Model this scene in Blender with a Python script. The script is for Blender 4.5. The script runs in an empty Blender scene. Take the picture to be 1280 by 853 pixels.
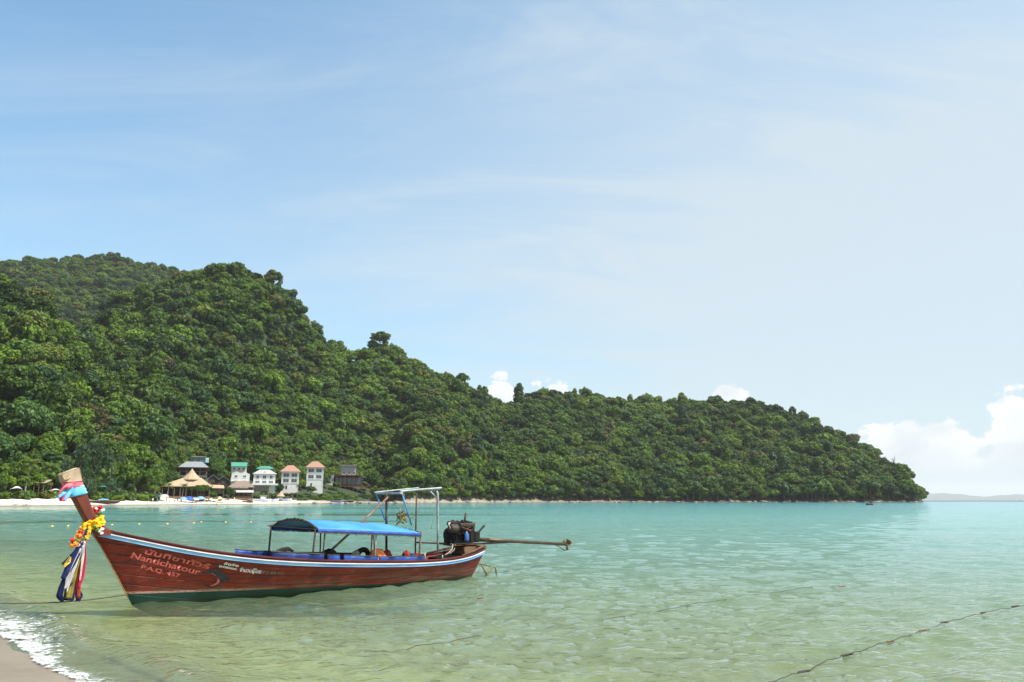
import bpy, math, random
import numpy as np
from mathutils import Vector, Matrix

random.seed(7)
RNG = np.random.default_rng(11)
scene = bpy.context.scene
COL = scene.collection
R = math.radians

# ------------------------------------------------------------------ camera
CAM_H, FPX, CX, CY, HORIZON = 1.9, 1000.0, 640.0, 426.5, 625.7     # photo pixels, 1280 x 853
PITCH = math.atan((HORIZON - CY) / FPX)
CP, SP = math.cos(PITCH), math.sin(PITCH)
cam = bpy.data.cameras.new('camera')
cam.sensor_width = 36.0
cam.lens = FPX / 1280.0 * 36.0
cam.clip_start = 0.1
cam.clip_end = 80000.0
camo = bpy.data.objects.new('camera', cam)
camo.location = (0, 0, CAM_H)
camo.rotation_euler = (math.pi / 2 + PITCH, 0, 0)
COL.objects.link(camo)
scene.camera = camo

# ------------------------------------------------------------------ world, sun, exposure
SUN_EL, SUN_AZ = R(58), R(104)          # azimuth measured clockwise from the view direction (+Y)
SUNV = Vector((math.sin(SUN_AZ) * math.cos(SUN_EL), math.cos(SUN_AZ) * math.cos(SUN_EL), math.sin(SUN_EL)))
world = bpy.data.worlds.new('World')
scene.world = world
world.use_nodes = True
scene.view_settings.view_transform = 'Standard'
scene.view_settings.look = 'None'
scene.view_settings.exposure = 0.85
scene.view_settings.gamma = 1.0
scene.view_settings.use_curve_mapping = False
sun = bpy.data.lights.new('sun', 'SUN')
sun.energy = 5.0
sun.angle = R(0.53)
sun.color = (1.0, 0.955, 0.88)
suno = bpy.data.objects.new('sun', sun)
suno.rotation_euler = SUNV.to_track_quat('Z', 'Y').to_euler()
suno.location = (60, -20, 120)
COL.objects.link(suno)


class NT:
    """small helper to wire shader nodes"""
    def __init__(self, tree):
        self.t = tree
        self.n = tree.nodes
        self.l = tree.links

    def node(self, typ, **kw):
        nd = self.n.new(typ)
        for k, v in kw.items():
            setattr(nd, k, v)
        return nd

    def put(self, sock, v):
        if isinstance(v, bpy.types.NodeSocket):
            self.l.new(v, sock)
        elif isinstance(v, (tuple, list)) and len(v) == 3 and sock.type == 'RGBA':
            sock.default_value = (*v, 1.0)
        else:
            sock.default_value = v

    def math(self, op, a, b=None, c=None, clamp=False):
        nd = self.node('ShaderNodeMath', operation=op, use_clamp=clamp)
        self.put(nd.inputs[0], a)
        if b is not None:
            self.put(nd.inputs[1], b)
        if c is not None:
            self.put(nd.inputs[2], c)
        return nd.outputs[0]

    def mix(self, f, a, b, typ='RGBA', blend='MIX'):
        nd = self.node('ShaderNodeMix', data_type=typ)
        if typ == 'RGBA':
            nd.blend_type = blend
            self.put(nd.inputs[0], f); self.put(nd.inputs[6], a); self.put(nd.inputs[7], b)
            return nd.outputs[2]
        self.put(nd.inputs[0], f); self.put(nd.inputs[2], a); self.put(nd.inputs[3], b)
        return nd.outputs[0]

    def ramp(self, f, stops, interp='LINEAR'):
        nd = self.node('ShaderNodeValToRGB')
        cr = nd.color_ramp
        cr.interpolation = interp
        while len(cr.elements) < len(stops):
            cr.elements.new(0.5)
        for e, (p, c) in zip(cr.elements, stops):
            e.position = p
            e.color = (c, c, c, 1) if isinstance(c, (int, float)) else (*c, 1)
        self.put(nd.inputs[0], f)
        return nd.outputs[0]

    def noise(self, vec, scale, detail=3.0, rough=0.55, dist=0.0, out=0):
        nd = self.node('ShaderNodeTexNoise')
        if vec is not None:
            self.l.new(vec, nd.inputs['Vector'])
        nd.inputs['Scale'].default_value = scale
        nd.inputs['Detail'].default_value = detail
        nd.inputs['Roughness'].default_value = rough
        nd.inputs['Distortion'].default_value = dist
        return nd.outputs[out]

    def mapping(self, vec, scale=(1, 1, 1), rot=(0, 0, 0), loc=(0, 0, 0)):
        nd = self.node('ShaderNodeMapping')
        self.l.new(vec, nd.inputs[0])
        nd.inputs[1].default_value = loc
        nd.inputs[2].default_value = rot
        nd.inputs[3].default_value = scale
        return nd.outputs[0]

    def sstep(self, x, a, b):
        nd = self.node('ShaderNodeMapRange', interpolation_type='SMOOTHSTEP')
        self.put(nd.inputs[0], x); self.put(nd.inputs[1], a); self.put(nd.inputs[2], b)
        return nd.outputs[0]


def build_world():
    w = NT(world.node_tree)
    w.n.clear()
    out = w.node('ShaderNodeOutputWorld')
    bg = w.node('ShaderNodeBackground')
    sky = w.node('ShaderNodeTexSky', sky_type='NISHITA')
    sky.sun_disc = False
    sky.sun_elevation = SUN_EL
    sky.sun_rotation = SUN_AZ
    sky.altitude = 0
    sky.air_density = 1.0
    sky.dust_density = 0.7
    sky.ozone_density = 2.5
    tc = w.node('ShaderNodeTexCoord').outputs['Generated']
    sep = w.node('ShaderNodeSeparateXYZ')
    w.l.new(tc, sep.inputs[0])
    x, y, z = sep.outputs
    az = w.math('ARCTAN2', x, y)                       # radians, 0 ahead, + right
    el = w.math('ARCSINE', z)
    # thin high cloud: noise on a plane overhead
    zz = w.math('ADD', w.math('MAXIMUM', z, 0.0), 0.16)
    comb = w.node('ShaderNodeCombineXYZ')
    w.put(comb.inputs[0], w.math('DIVIDE', x, zz))
    w.put(comb.inputs[1], w.math('DIVIDE', y, zz))
    pl = comb.outputs[0]
    m1 = w.mapping(pl, scale=(0.16, 0.55, 1), rot=(0, 0, R(-62)), loc=(3.1, 1.7, 0))
    n1 = w.noise(m1, 0.9, 5, 0.55, 0.6)
    m2 = w.mapping(pl, scale=(0.4, 1.2, 1), rot=(0, 0, R(-55)), loc=(7.7, 2.2, 0))
    n2 = w.noise(m2, 2.2, 8, 0.66, 0.9)
    veil = w.math('ADD', w.math('MULTIPLY', w.sstep(n1, 0.28, 0.78), 0.42), w.math('MULTIPLY', w.sstep(n2, 0.40, 0.78), 0.42))
    # more veil towards the sun's side and near the horizon (aerosol)
    hz = w.math('POWER', w.math('SUBTRACT', 1.0, w.math('MAXIMUM', z, 0.0)), 3.5)
    sd = w.math('ADD', w.math('MULTIPLY', x, SUNV.x), w.math('MULTIPLY', y, SUNV.y))
    side = w.sstep(sd, -0.5, 0.35)
    veil = w.math('MULTIPLY', veil, w.math('ADD', 0.35, w.math('MULTIPLY', side, 0.85)))
    veil = w.math('ADD', veil, w.math('MULTIPLY', hz, 0.66))
    veil = w.math('ADD', veil, w.math('MULTIPLY', side, 0.58), clamp=True)
    veil = w.math('MINIMUM', veil, 0.88)
    blue = w.mix(1.0, sky.outputs[0], SKY_TINT, blend='MULTIPLY')
    c = w.mix(veil, blue, VEIL_COL)
    # cumulus banks low over the horizon, all round
    lump = w.noise(w.mapping(tc, scale=(1, 1, 1.5), loc=(4.1, 0.3, 2.0)), 15.0, 7, 0.56, 0.12)
    lump2 = w.noise(w.mapping(tc, scale=(1, 1, 1.6), loc=(1.1, 5.3, 2.0)), 34.0, 6, 0.62, 0.2)
    top = None
    for a0, wd, h in CUMULUS:
        g = w.math('SUBTRACT', az, a0)
        g = w.math('DIVIDE', g, wd)
        g = w.math('MULTIPLY', w.math('POWER', 2.718, w.math('MULTIPLY', w.math('MULTIPLY', g, g), -1.0)), h)
        top = g if top is None else w.math('MAXIMUM', top, g)
    far = w.noise(w.mapping(tc, scale=(1, 1, 0.0), loc=(2.0, 9.0, 0.0)), 2.6, 2, 0.5)
    outside = w.math('GREATER_THAN', w.math('ABSOLUTE', az), 0.72)
    top = w.math('ADD', top, w.math('MULTIPLY', w.math('MULTIPLY', w.sstep(far, 0.42, 0.7), 0.13), outside))
    f = w.math('SUBTRACT', top, el)
    f = w.math('ADD', f, w.math('MULTIPLY', w.math('SUBTRACT', lump, 0.5), 0.15))
    f = w.math('ADD', f, w.math('MULTIPLY', w.math('SUBTRACT', lump2, 0.5), 0.05))
    dens = w.sstep(f, 0.0, 0.011)
    base = w.sstep(w.math('ADD', el, w.math('MULTIPLY', w.math('SUBTRACT', lump, 0.5), 0.05)), 0.008, 0.05)
    dens = w.math('MULTIPLY', dens, base)
    edge = w.sstep(f, 0.0, 0.075)
    sh = w.noise(w.mapping(tc, scale=(1, 1, 1.6), loc=(4.13, 0.28, 1.975)), 15.0, 7, 0.56, 0.12)
    grad = w.math('ADD', 0.5, w.math('MULTIPLY', w.math('SUBTRACT', lump, sh), 5.5), clamp=True)
    shade = w.math('ADD', w.math('MULTIPLY', edge, 0.55), w.math('MULTIPLY', w.math('SUBTRACT', 1.0, grad), 0.5), clamp=True)
    ccol = w.mix(shade, CLOUD_LIT, CLOUD_SHADE)
    c = w.mix(w.math('MULTIPLY', dens, 0.93), c, ccol)
    w.put(bg.inputs[0], c)
    bg.inputs[1].default_value = SKY_STRENGTH
    w.l.new(bg.outputs[0], out.inputs[0])


HAZE = 0.000046
SKY_TINT = (0.72, 1.37, 1.48)
SKY_STRENGTH = 0.085
VEIL_COL = (4.7, 5.3, 5.6)
CLOUD_LIT = (7.2, 7.25, 7.3)
CLOUD_SHADE = (4.9, 5.3, 5.6)
CUMULUS = [(0.47, 0.085, 0.100), (0.60, 0.10, 0.112), (0.262, 0.05, 0.146), (0.355, 0.04, 0.108), (-0.015, 0.05, 0.158), (0.045, 0.055, 0.162), (-0.06, 0.05, 0.12)]
build_world()


# ------------------------------------------------------------------ pixels to directions
def ray(u, v):
    """world direction of a photo pixel"""
    a, b, c = u - CX, CY - v, FPX
    return Vector((a, c * CP - b * SP, c * SP + b * CP))


def on_z(u, v, z=0.0):
    d = ray(u, v)
    t = (z - CAM_H) / d.z
    return Vector((d.x * t, d.y * t, z))


def at_y(u, v, Y):
    """point of a pixel on the vertical plane at forward distance Y"""
    d = ray(u, v)
    t = Y / d.y
    return Vector((d.x * t, Y, CAM_H + d.z * t))


def proj(p):
    x, y, z = p[0], p[1], p[2] - CAM_H
    dep = y * CP + z * SP
    up = -y * SP + z * CP
    return CX + FPX * x / dep, CY - FPX * up / dep


# ------------------------------------------------------------------ mesh helpers
class MB:
    def __init__(self):
        self.v, self.f, self.m = [], [], []
        self.mi = 0

    def add(self, vs, fs):
        o = len(self.v)
        self.v += [tuple(p) for p in vs]
        self.f += [tuple(i + o for i in f) for f in fs]
        self.m += [self.mi] * len(fs)
        return self

    def box(self, c, s, rz=0.0, M=None):
        hx, hy, hz = s[0] / 2, s[1] / 2, s[2] / 2
        vs = [Vector((i * hx, j * hy, k * hz)) for i in (-1, 1) for j in (-1, 1) for k in (-1, 1)]
        if M is not None:
            vs = [M @ p for p in vs]
        elif rz:
            q = Matrix.Rotation(rz, 3, 'Z')
            vs = [q @ p for p in vs]
        vs = [p + Vector(c) for p in vs]
        return self.add(vs, [(0, 1, 3, 2), (4, 6, 7, 5), (0, 4, 5, 1), (2, 3, 7, 6), (0, 2, 6, 4), (1, 5, 7, 3)])

    def tube(self, pts, r, n=8, cap=True, squash=1.0):
        pts = [Vector(p) for p in pts]
        k = len(pts)
        rs = list(r) if isinstance(r, (list, tuple)) else [r] * k
        rings = []
        ref = None
        for i, p in enumerate(pts):
            t = (pts[min(i + 1, k - 1)] - pts[max(i - 1, 0)])
            t.normalize()
            if ref is None:
                ref = Vector((0, 0, 1)) if abs(t.z) < 0.9 else Vector((1, 0, 0))
            a = t.cross(ref)
            if a.length < 1e-4:
                a = t.orthogonal()
            a.normalize()
            b = t.cross(a)
            ref = -b if False else ref
            rings.append([p + (a * math.cos(2 * math.pi * j / n) + b * math.sin(2 * math.pi * j / n) * squash) * rs[i] for j in range(n)])
        vs = [q for rg in rings for q in rg]
        fs = [(i * n + j, i * n + (j + 1) % n, (i + 1) * n + (j + 1) % n, (i + 1) * n + j) for i in range(k - 1) for j in range(n)]
        if cap:
            fs += [tuple(range(n - 1, -1, -1)), tuple((k - 1) * n + j for j in range(n))]
        return self.add(vs, fs)

    def lathe(self, prof, n=16, c=(0, 0, 0), M=None):
        vs = []
        for (r, z) in prof:
            for j in range(n):
                a = 2 * math.pi * j / n
                p = Vector((r * math.cos(a), r * math.sin(a), z))
                if M is not None:
                    p = M @ p
                vs.append(p + Vector(c))
        k = len(prof)
        fs = [(i * n + j, i * n + (j + 1) % n, (i + 1) * n + (j + 1) % n, (i + 1) * n + j) for i in range(k - 1) for j in range(n)]
        fs += [tuple(range(n - 1, -1, -1)), tuple((k - 1) * n + j for j in range(n))]
        return self.add(vs, fs)

    def prism(self, poly, d, M=None, c=(0, 0, 0)):
        """polygon in (x,z) extruded along y from -d/2 to d/2"""
        n = len(poly)
        vs = [Vector((x, s * d / 2, z)) for s in (-1, 1) for x, z in poly]
        if M is not None:
            vs = [M @ p for p in vs]
        vs = [p + Vector(c) for p in vs]
        fs = [tuple(range(n)), tuple(range(2 * n - 1, n - 1, -1))]
        fs += [(i, i + n, (i + 1) % n + n, (i + 1) % n) for i in range(n)]
        return self.add(vs, fs)

    def grid(self, rows):
        k, n = len(rows), len(rows[0])
        vs = [p for r in rows for p in r]
        return self.add(vs, [(i * n + j, i * n + j + 1, (i + 1) * n + j + 1, (i + 1) * n + j) for i in range(k - 1) for j in range(n - 1)])

    def blob(self, c, s, n=10, k=7, jit=0.12, seed=0):
        rr = random.Random(seed)
        vs = [(c[0], c[1], c[2] - s[2])]
        for i in range(1, k):
            th = math.pi * i / k
            for j in range(n):
                a = 2 * math.pi * j / n
                q = 1 + rr.uniform(-jit, jit)
                vs.append((c[0] + s[0] * q * math.sin(th) * math.cos(a), c[1] + s[1] * q * math.sin(th) * math.sin(a), c[2] - s[2] * q * math.cos(th)))
        vs.append((c[0], c[1], c[2] + s[2]))
        fs = [(0, 1 + (j + 1) % n, 1 + j) for j in range(n)]
        for i in range(k - 2):
            b = 1 + i * n
            fs += [(b + j, b + (j + 1) % n, b + n + (j + 1) % n, b + n + j) for j in range(n)]
        t = len(vs) - 1
        b = 1 + (k - 2) * n
        fs += [(b + j, b + (j + 1) % n, t) for j in range(n)]
        return self.add(vs, fs)

    def mesh(self, name, mats, smooth=False):
        me = bpy.data.meshes.new(name)
        me.from_pydata(self.v, [], self.f)
        for m in (mats if isinstance(mats, (list, tuple)) else [mats]):
            me.materials.append(m)
        if any(self.m):
            me.polygons.foreach_set('material_index', self.m)
        if smooth:
            me.polygons.foreach_set('use_smooth', [True] * len(self.f))
        me.update()
        return me

    def build(self, name, mats, parent=None, smooth=False, bevel=0.0, loc=None, rz=0.0):
        o = bpy.data.objects.new(name, self.mesh(name, mats, smooth))
        COL.objects.link(o)
        if parent is not None:
            o.parent = parent
        if loc is not None:
            o.location = loc
        if rz:
            o.rotation_euler.z = rz
        if bevel:
            b = o.modifiers.new('bevel', 'BEVEL')
            b.width = bevel
            b.segments = 2
            b.limit_method = 'ANGLE'
        return o


def tag(o, label=None, cat=None, group=None, kind=None):
    if label: o['label'] = label
    if cat: o['category'] = cat
    if group: o['group'] = group
    if kind: o['kind'] = kind
    return o


def empty(name, loc=(0, 0, 0), rz=0.0, label=None, cat=None, group=None):
    o = bpy.data.objects.new(name, None)
    o.empty_display_size = 0.3
    o.location = loc
    o.rotation_euler.z = rz
    COL.objects.link(o)
    return tag(o, label, cat, group)


def copy_tree(o, parent=None):
    c = o.copy()
    COL.objects.link(c)
    c.parent = parent
    for ch in list(o.children):
        if ch is not c:
            copy_tree(ch, c)
    return c


def np_mesh(name, V, F, mats, smooth=True, attrs=None):
    me = bpy.data.meshes.new(name)
    n, k = len(F), F.shape[1]
    me.vertices.add(len(V))
    me.vertices.foreach_set('co', np.ascontiguousarray(V, dtype=np.float32).ravel())
    me.loops.add(n * k)
    me.loops.foreach_set('vertex_index', np.ascontiguousarray(F, dtype=np.int32).ravel())
    me.polygons.add(n)
    me.polygons.foreach_set('loop_start', np.arange(0, n * k, k, dtype=np.int32))
    me.polygons.foreach_set('loop_total', np.full(n, k, dtype=np.int32))
    if smooth:
        me.polygons.foreach_set('use_smooth', np.ones(n, dtype=bool))
    for m in mats:
        me.materials.append(m)
    me.update(calc_edges=True)
    for nm, a in (attrs or {}).items():
        at = me.attributes.new(nm, 'FLOAT', 'POINT')
        at.data.foreach_set('value', np.ascontiguousarray(a, dtype=np.float32))
    return me


def link(name, me, parent=None):
    o = bpy.data.objects.new(name, me)
    COL.objects.link(o)
    if parent is not None:
        o.parent = parent
    return o


_tab = np.random.default_rng(5).random((256, 256))
def vnoise(x, y):
    xi, yi = np.floor(x).astype(int), np.floor(y).astype(int)
    fx, fy = x - xi, y - yi
    fx, fy = fx * fx * (3 - 2 * fx), fy * fy * (3 - 2 * fy)
    g = lambda a, b: _tab[a & 255, b & 255]
    return (g(xi, yi) * (1 - fx) + g(xi + 1, yi) * fx) * (1 - fy) + (g(xi, yi + 1) * (1 - fx) + g(xi + 1, yi + 1) * fx) * fy


def fbm(x, y, o=4):
    s, a, t = 0.0, 0.5, 0.0
    for i in range(o):
        s = s + a * vnoise(x * 2 ** i + 17.3 * i, y * 2 ** i + 9.1 * i)
        t += a
        a *= 0.5
    return s / t


# ------------------------------------------------------------------ materials
def mat(name, col, rough=0.6, spec=0.5, metal=0.0, var=0.0, vscale=3.0, col2=None, bump=0.0, bscale=20.0, stretch=(1, 1, 1), trans=0.0):
    m = bpy.data.materials.new(name)
    m.use_nodes = True
    w = NT(m.node_tree)
    b = w.n['Principled BSDF']
    b.inputs['Roughness'].default_value = rough
    b.inputs['Specular IOR Level'].default_value = spec
    b.inputs['Metallic'].default_value = metal
    oc = w.node('ShaderNodeTexCoord').outputs['Object']
    vec = w.mapping(oc, scale=stretch)
    if var or col2:
        n = w.noise(vec, vscale, 5, 0.6)
        f = w.sstep(n, 0.35, 0.65)
        c2 = col2 or tuple(max(0, x * (1 - var)) for x in col)
        w.put(b.inputs['Base Color'], w.mix(f, col, c2))
    else:
        b.inputs['Base Color'].default_value = (*col, 1)
    if bump:
        bp = w.node('ShaderNodeBump')
        bp.inputs['Strength'].default_value = bump
        bp.inputs['Distance'].default_value = 0.02
        w.put(bp.inputs['Height'], w.noise(vec, bscale, 4, 0.6))
        w.l.new(bp.outputs[0], b.inputs['Normal'])
    if trans:
        tr = w.node('ShaderNodeBsdfTranslucent')
        tr.inputs[0].default_value = (*col, 1)
        mx = w.node('ShaderNodeMixShader')
        mx.inputs[0].default_value = trans
        w.l.new(b.outputs[0], mx.inputs[1]); w.l.new(tr.outputs[0], mx.inputs[2])
        w.l.new(mx.outputs[0], w.n['Material Output'].inputs[0])
    return m

# ------------------------------------------------------------------ lie of the land
def azel(u, v):
    d = ray(u, v)
    return math.atan2(d.x, d.y), math.atan2(d.z, math.hypot(d.x, d.y))


P0, P1 = on_z(0, 787), on_z(104, 850)              # the near waterline
_nd = (P1 - P0).normalized()
NSEA = Vector((-_nd.y, _nd.x, 0))
if NSEA.y < 0:
    NSEA = -NSEA

SHORE = [(-60, 633.6), (0, 633.3), (100, 632.4), (200, 631.5), (300, 630.7), (350, 630.3), (435, 629.8), (550, 629.1), (700, 628.65), (900, 628.45), (1100, 628.3), (1157, 628.2)]
SKYL = [(-120, 350), (-40, 351), (0, 353), (20, 355), (45, 366), (65, 382), (85, 406), (104, 426), (114, 404), (128, 384), (150, 367), (200, 354), (250, 345), (290, 336), (330, 343), (360, 362), (376, 382), (392, 408), (415, 432), (440, 447), (455, 437), (470, 424), (485, 432), (510, 450), (540, 462), (560, 470), (580, 476), (603, 492), (625, 504), (640, 498), (680, 491), (720, 493), (760, 496), (800, 499), (850, 500), (900, 500), (940, 500), (980, 511), (1010, 522), (1050, 540), (1080, 555), (1110, 575), (1125, 586), (1140, 601), (1152, 614), (1160, 628), (1190, 640)]
RIDGE = [(-120, 560), (0, 560), (60, 550), (95, 570), (125, 770), (200, 760), (290, 740), (380, 770), (470, 800), (600, 860), (700, 940), (850, 1010), (1000, 1030), (1100, 980), (1160, 930)]
BACK = [(-200, 345), (-60, 332), (0, 327), (60, 322), (130, 319), (180, 326), (220, 338), (250, 348), (300, 366), (360, 400), (430, 450), (500, 560)]
_sa = np.array([azel(u, v)[0] for u, v in SHORE]); _sd = np.array([math.hypot(*on_z(u, v)[:2]) for u, v in SHORE])
_ka = np.array([azel(u, v)[0] for u, v in SKYL]); _ke = np.array([azel(u, v)[1] for u, v in SKYL])
_ra = np.array([azel(u, 480)[0] for u, _ in RIDGE]); _rd = np.array([d for _, d in RIDGE])
_ba = np.array([azel(u, v)[0] for u, v in BACK]); _be = np.array([azel(u, v)[1] for u, v in BACK])
TREE_TOP = 8.0


def shore_d(az):
    return np.interp(az, _sa, _sd)


def beach_w(az):
    return np.interp(az, [azel(u, 630)[0] for u in (0, 150, 300, 420, 480, 620, 1157)], [36, 36, 30, 18, 10, 6, 3])


def ground(x, y):
    """height of the ground (sea bed, beach, hills) at world x, y (numpy arrays)"""
    d = np.hypot(x, y)
    az = np.arctan2(x, y)
    # near beach
    sd = (x - P0.x) * NSEA.x + (y - P0.y) * NSEA.y
    sd = sd + 0.25 * (vnoise(x * 0.35, y * 0.35) - 0.5)
    near = np.where(sd > 0, -np.minimum(0.085 * sd, 0.5 + 0.03 * sd), np.minimum(-0.06 * sd, 0.5 - 0.02 * sd))
    near = np.clip(near, -2.8, 1.6)
    # far shore and hills
    ds = shore_d(az) + 3.0 * (vnoise(az * 60, az * 0 + 3.3) - 0.5)
    bw = beach_w(az)
    dr = np.interp(az, _ra, _rd)
    el = np.interp(az, _ka, _ke, right=-0.06)
    zr = CAM_H + np.tan(el) * dr - TREE_TOP
    zb = np.minimum(0.3 + bw * 0.085, 3.2)
    t = (d - ds - bw) / np.maximum(dr - ds - bw, 30)
    tt = np.clip(t, 0, 1)
    lobe = fbm(az * 17 + 4.0, d * 0.003, 3) - 0.5
    p = 0.72 * tt ** 1.12 + 0.28 * tt ** 0.7 + (0.34 * lobe + 0.10 * (fbm(x * 0.02, y * 0.02, 3) - 0.5)) * np.sin(np.pi * tt)
    hill = zb + (np.maximum(zr, zb - 8) - zb) * p
    hill = np.where(t > 1, zr - (d - dr) * 0.45, hill)
    off = d - ds
    sea_side = np.where(off < 0, np.maximum(0.028 * off, -2.9), np.minimum(off * zb / bw, zb) + 0.0)
    far = np.where(t > 0, hill, sea_side)
    # the terraced slope the village stands on
    zv = np.interp(off, [0, 36, 50, 63, 82, 118, 150, 260, 400], [0, 3, 4, 6.5, 11, 20, 29, 120, 400])
    vw = np.clip((az - azel(185, 620)[0]) / 0.025, 0, 1) * np.clip((azel(520, 620)[0] - az) / 0.035, 0, 1)
    far = np.where((off > 0) & (off < 400), far * (1 - vw) + np.minimum(far, zv) * vw, far)
    # the higher mountain behind
    e2 = np.interp(az, _ba, _be, right=-0.05)
    z2 = CAM_H + np.tan(e2) * 1400 - 10
    t2 = np.clip((d - 820) / 580, 0, 1)
    b2 = z2 * (t2 ** 0.9) * (1 + 0.10 * (fbm(x * 0.012, y * 0.012, 3) - 0.5) * np.sin(np.pi * t2))
    b2 = np.where(d > 1400, z2 - (d - 1400) * 0.4, b2)
    far = np.where(d > 820, np.maximum(far, b2), far)
    # past the tip of the headland: open sea
    tip = np.clip((az - azel(1150, 627)[0]) / 0.016, 0, 1)
    far = far * (1 - tip) + np.minimum(far, -2.9) * tip
    far = np.maximum(far, -2.9 - np.clip((d - 300) / 300, 0, 4) * np.clip((az + 0.2) / 0.3, 0, 1))
    return np.where(d < 120, near, np.where(d < 180, np.maximum(near, far), far))


def polar_sheet(azs, ds):
    A, D = np.meshgrid(azs, ds)
    X, Y = D * np.sin(A), D * np.cos(A)
    n, k = len(azs), len(ds)
    idx = np.arange(n * k).reshape(k, n)
    F = np.stack([idx[:-1, :-1], idx[1:, :-1], idx[1:, 1:], idx[:-1, 1:]], -1).reshape(-1, 4)[:, ::-1]
    return X.ravel(), Y.ravel(), F


def mat_ground():
    m = bpy.data.materials.new('ground')
    m.use_nodes = True
    w = NT(m.node_tree)
    b = w.n['Principled BSDF']
    pos = w.node('ShaderNodeNewGeometry').outputs['Position']
    sp = w.node('ShaderNodeSeparateXYZ'); w.l.new(pos, sp.inputs[0])
    dist = w.node('ShaderNodeVectorMath', operation='LENGTH'); w.l.new(pos, dist.inputs[0])
    n1 = w.noise(pos, 0.9, 5, 0.6)
    n2 = w.noise(pos, 60.0, 4, 0.7)
    wet = w.mix(w.sstep(n1, 0.3, 0.7), (0.185, 0.15, 0.108), (0.235, 0.195, 0.145))
    wet = w.mix(w.math('MULTIPLY', w.sstep(n2, 0.55, 0.8), 0.5), wet, (0.12, 0.10, 0.075))
    dry = w.mix(w.sstep(n1, 0.3, 0.7), (0.52, 0.45, 0.345), (0.60, 0.53, 0.42))
    z = w.math('ADD', sp.outputs[2], w.math('MULTIPLY', w.math('SUBTRACT', n1, 0.5), 0.35))
    far = w.sstep(dist.outputs[1], 60, 120)
    dryf = w.sstep(z, w.mix(far, 0.62, 0.15, 'FLOAT'), w.mix(far, 0.95, 0.5, 'FLOAT'))
    wet = w.mix(w.sstep(sp.outputs[2], -0.04, -0.2), wet, w.mix(w.sstep(n1, 0.3, 0.7), (0.36, 0.29, 0.15), (0.46, 0.38, 0.22)))
    sand = w.mix(dryf, wet, dry)
    soil = w.mix(w.sstep(w.noise(pos, 0.25, 4, 0.6), 0.4, 0.6), (0.012, 0.026, 0.006), (0.024, 0.042, 0.009))
    inland = w.node('ShaderNodeAttribute', attribute_name='inland').outputs['Fac']
    rocky = w.node('ShaderNodeAttribute', attribute_name='rocky').outputs['Fac']
    rock = w.mix(w.sstep(w.noise(pos, 0.5, 5, 0.7), 0.45, 0.6), (0.03, 0.026, 0.02), (0.10, 0.088, 0.07))
    c = w.mix(rocky, sand, rock)
    c = w.mix(inland, c, soil)
    # sea grass beds on the bay floor
    grass = w.sstep(w.noise(w.mapping(pos, scale=(0.02, 0.06, 1), rot=(0, 0, 0.2)), 1.0, 4, 0.6), 0.5, 0.6)
    gz = w.math('MULTIPLY', w.math('MULTIPLY', grass, w.sstep(sp.outputs[2], -0.8, -1.6)), 0.85)
    c = w.mix(gz, c, (0.05, 0.08, 0.03))
    w.put(b.inputs['Base Color'], c)
    w.put(b.inputs['Roughness'], w.mix(dryf, 0.38, 0.9, 'FLOAT'))
    bp = w.node('ShaderNodeBump')
    bp.inputs['Strength'].default_value = 0.6
    bp.inputs['Distance'].default_value = 0.02
    w.put(bp.inputs['Height'], w.math('ADD', n2, w.noise(w.mapping(pos, scale=(3, 9, 1), rot=(0, 0, 0.7)), 1.2, 3, 0.5)))
    w.l.new(bp.outputs[0], b.inputs['Normal'])
    return m


azs = np.concatenate([np.radians(np.arange(-110, -50, 3.0)), np.radians(np.arange(-50, 36, 0.25)), np.radians(np.arange(36, 111, 3.0))])
dsr = np.concatenate([np.geomspace(0.4, 20, 150)[:-1], np.geomspace(20, 200, 90)[:-1], np.geomspace(200, 1900, 190)])
X, Y, F = polar_sheet(azs, dsr)
Z = ground(X, Y)
Z = Z + np.where(np.hypot(X, Y) < 120, 0.02 * (fbm(X * 1.3, Y * 1.3, 3) - 0.5), 0)
AZ, DD = np.arctan2(X, Y), np.hypot(X, Y)
inl = np.clip((DD - shore_d(AZ) - beach_w(AZ)) / 4, 0, 1) * (DD > 150)
rky = np.clip((AZ - azel(350, 630)[0]) / 0.06, 0, 1) * (DD > 200) * (0.6 + 0.4 * np.clip((AZ - azel(600, 630)[0]) / 0.3, 0, 1))
terrain = link('ground', np_mesh('ground', np.stack([X, Y, Z], -1), F, [mat_ground()], True, {'inland': inl, 'rocky': rky}))
tag(terrain, kind='structure')


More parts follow.
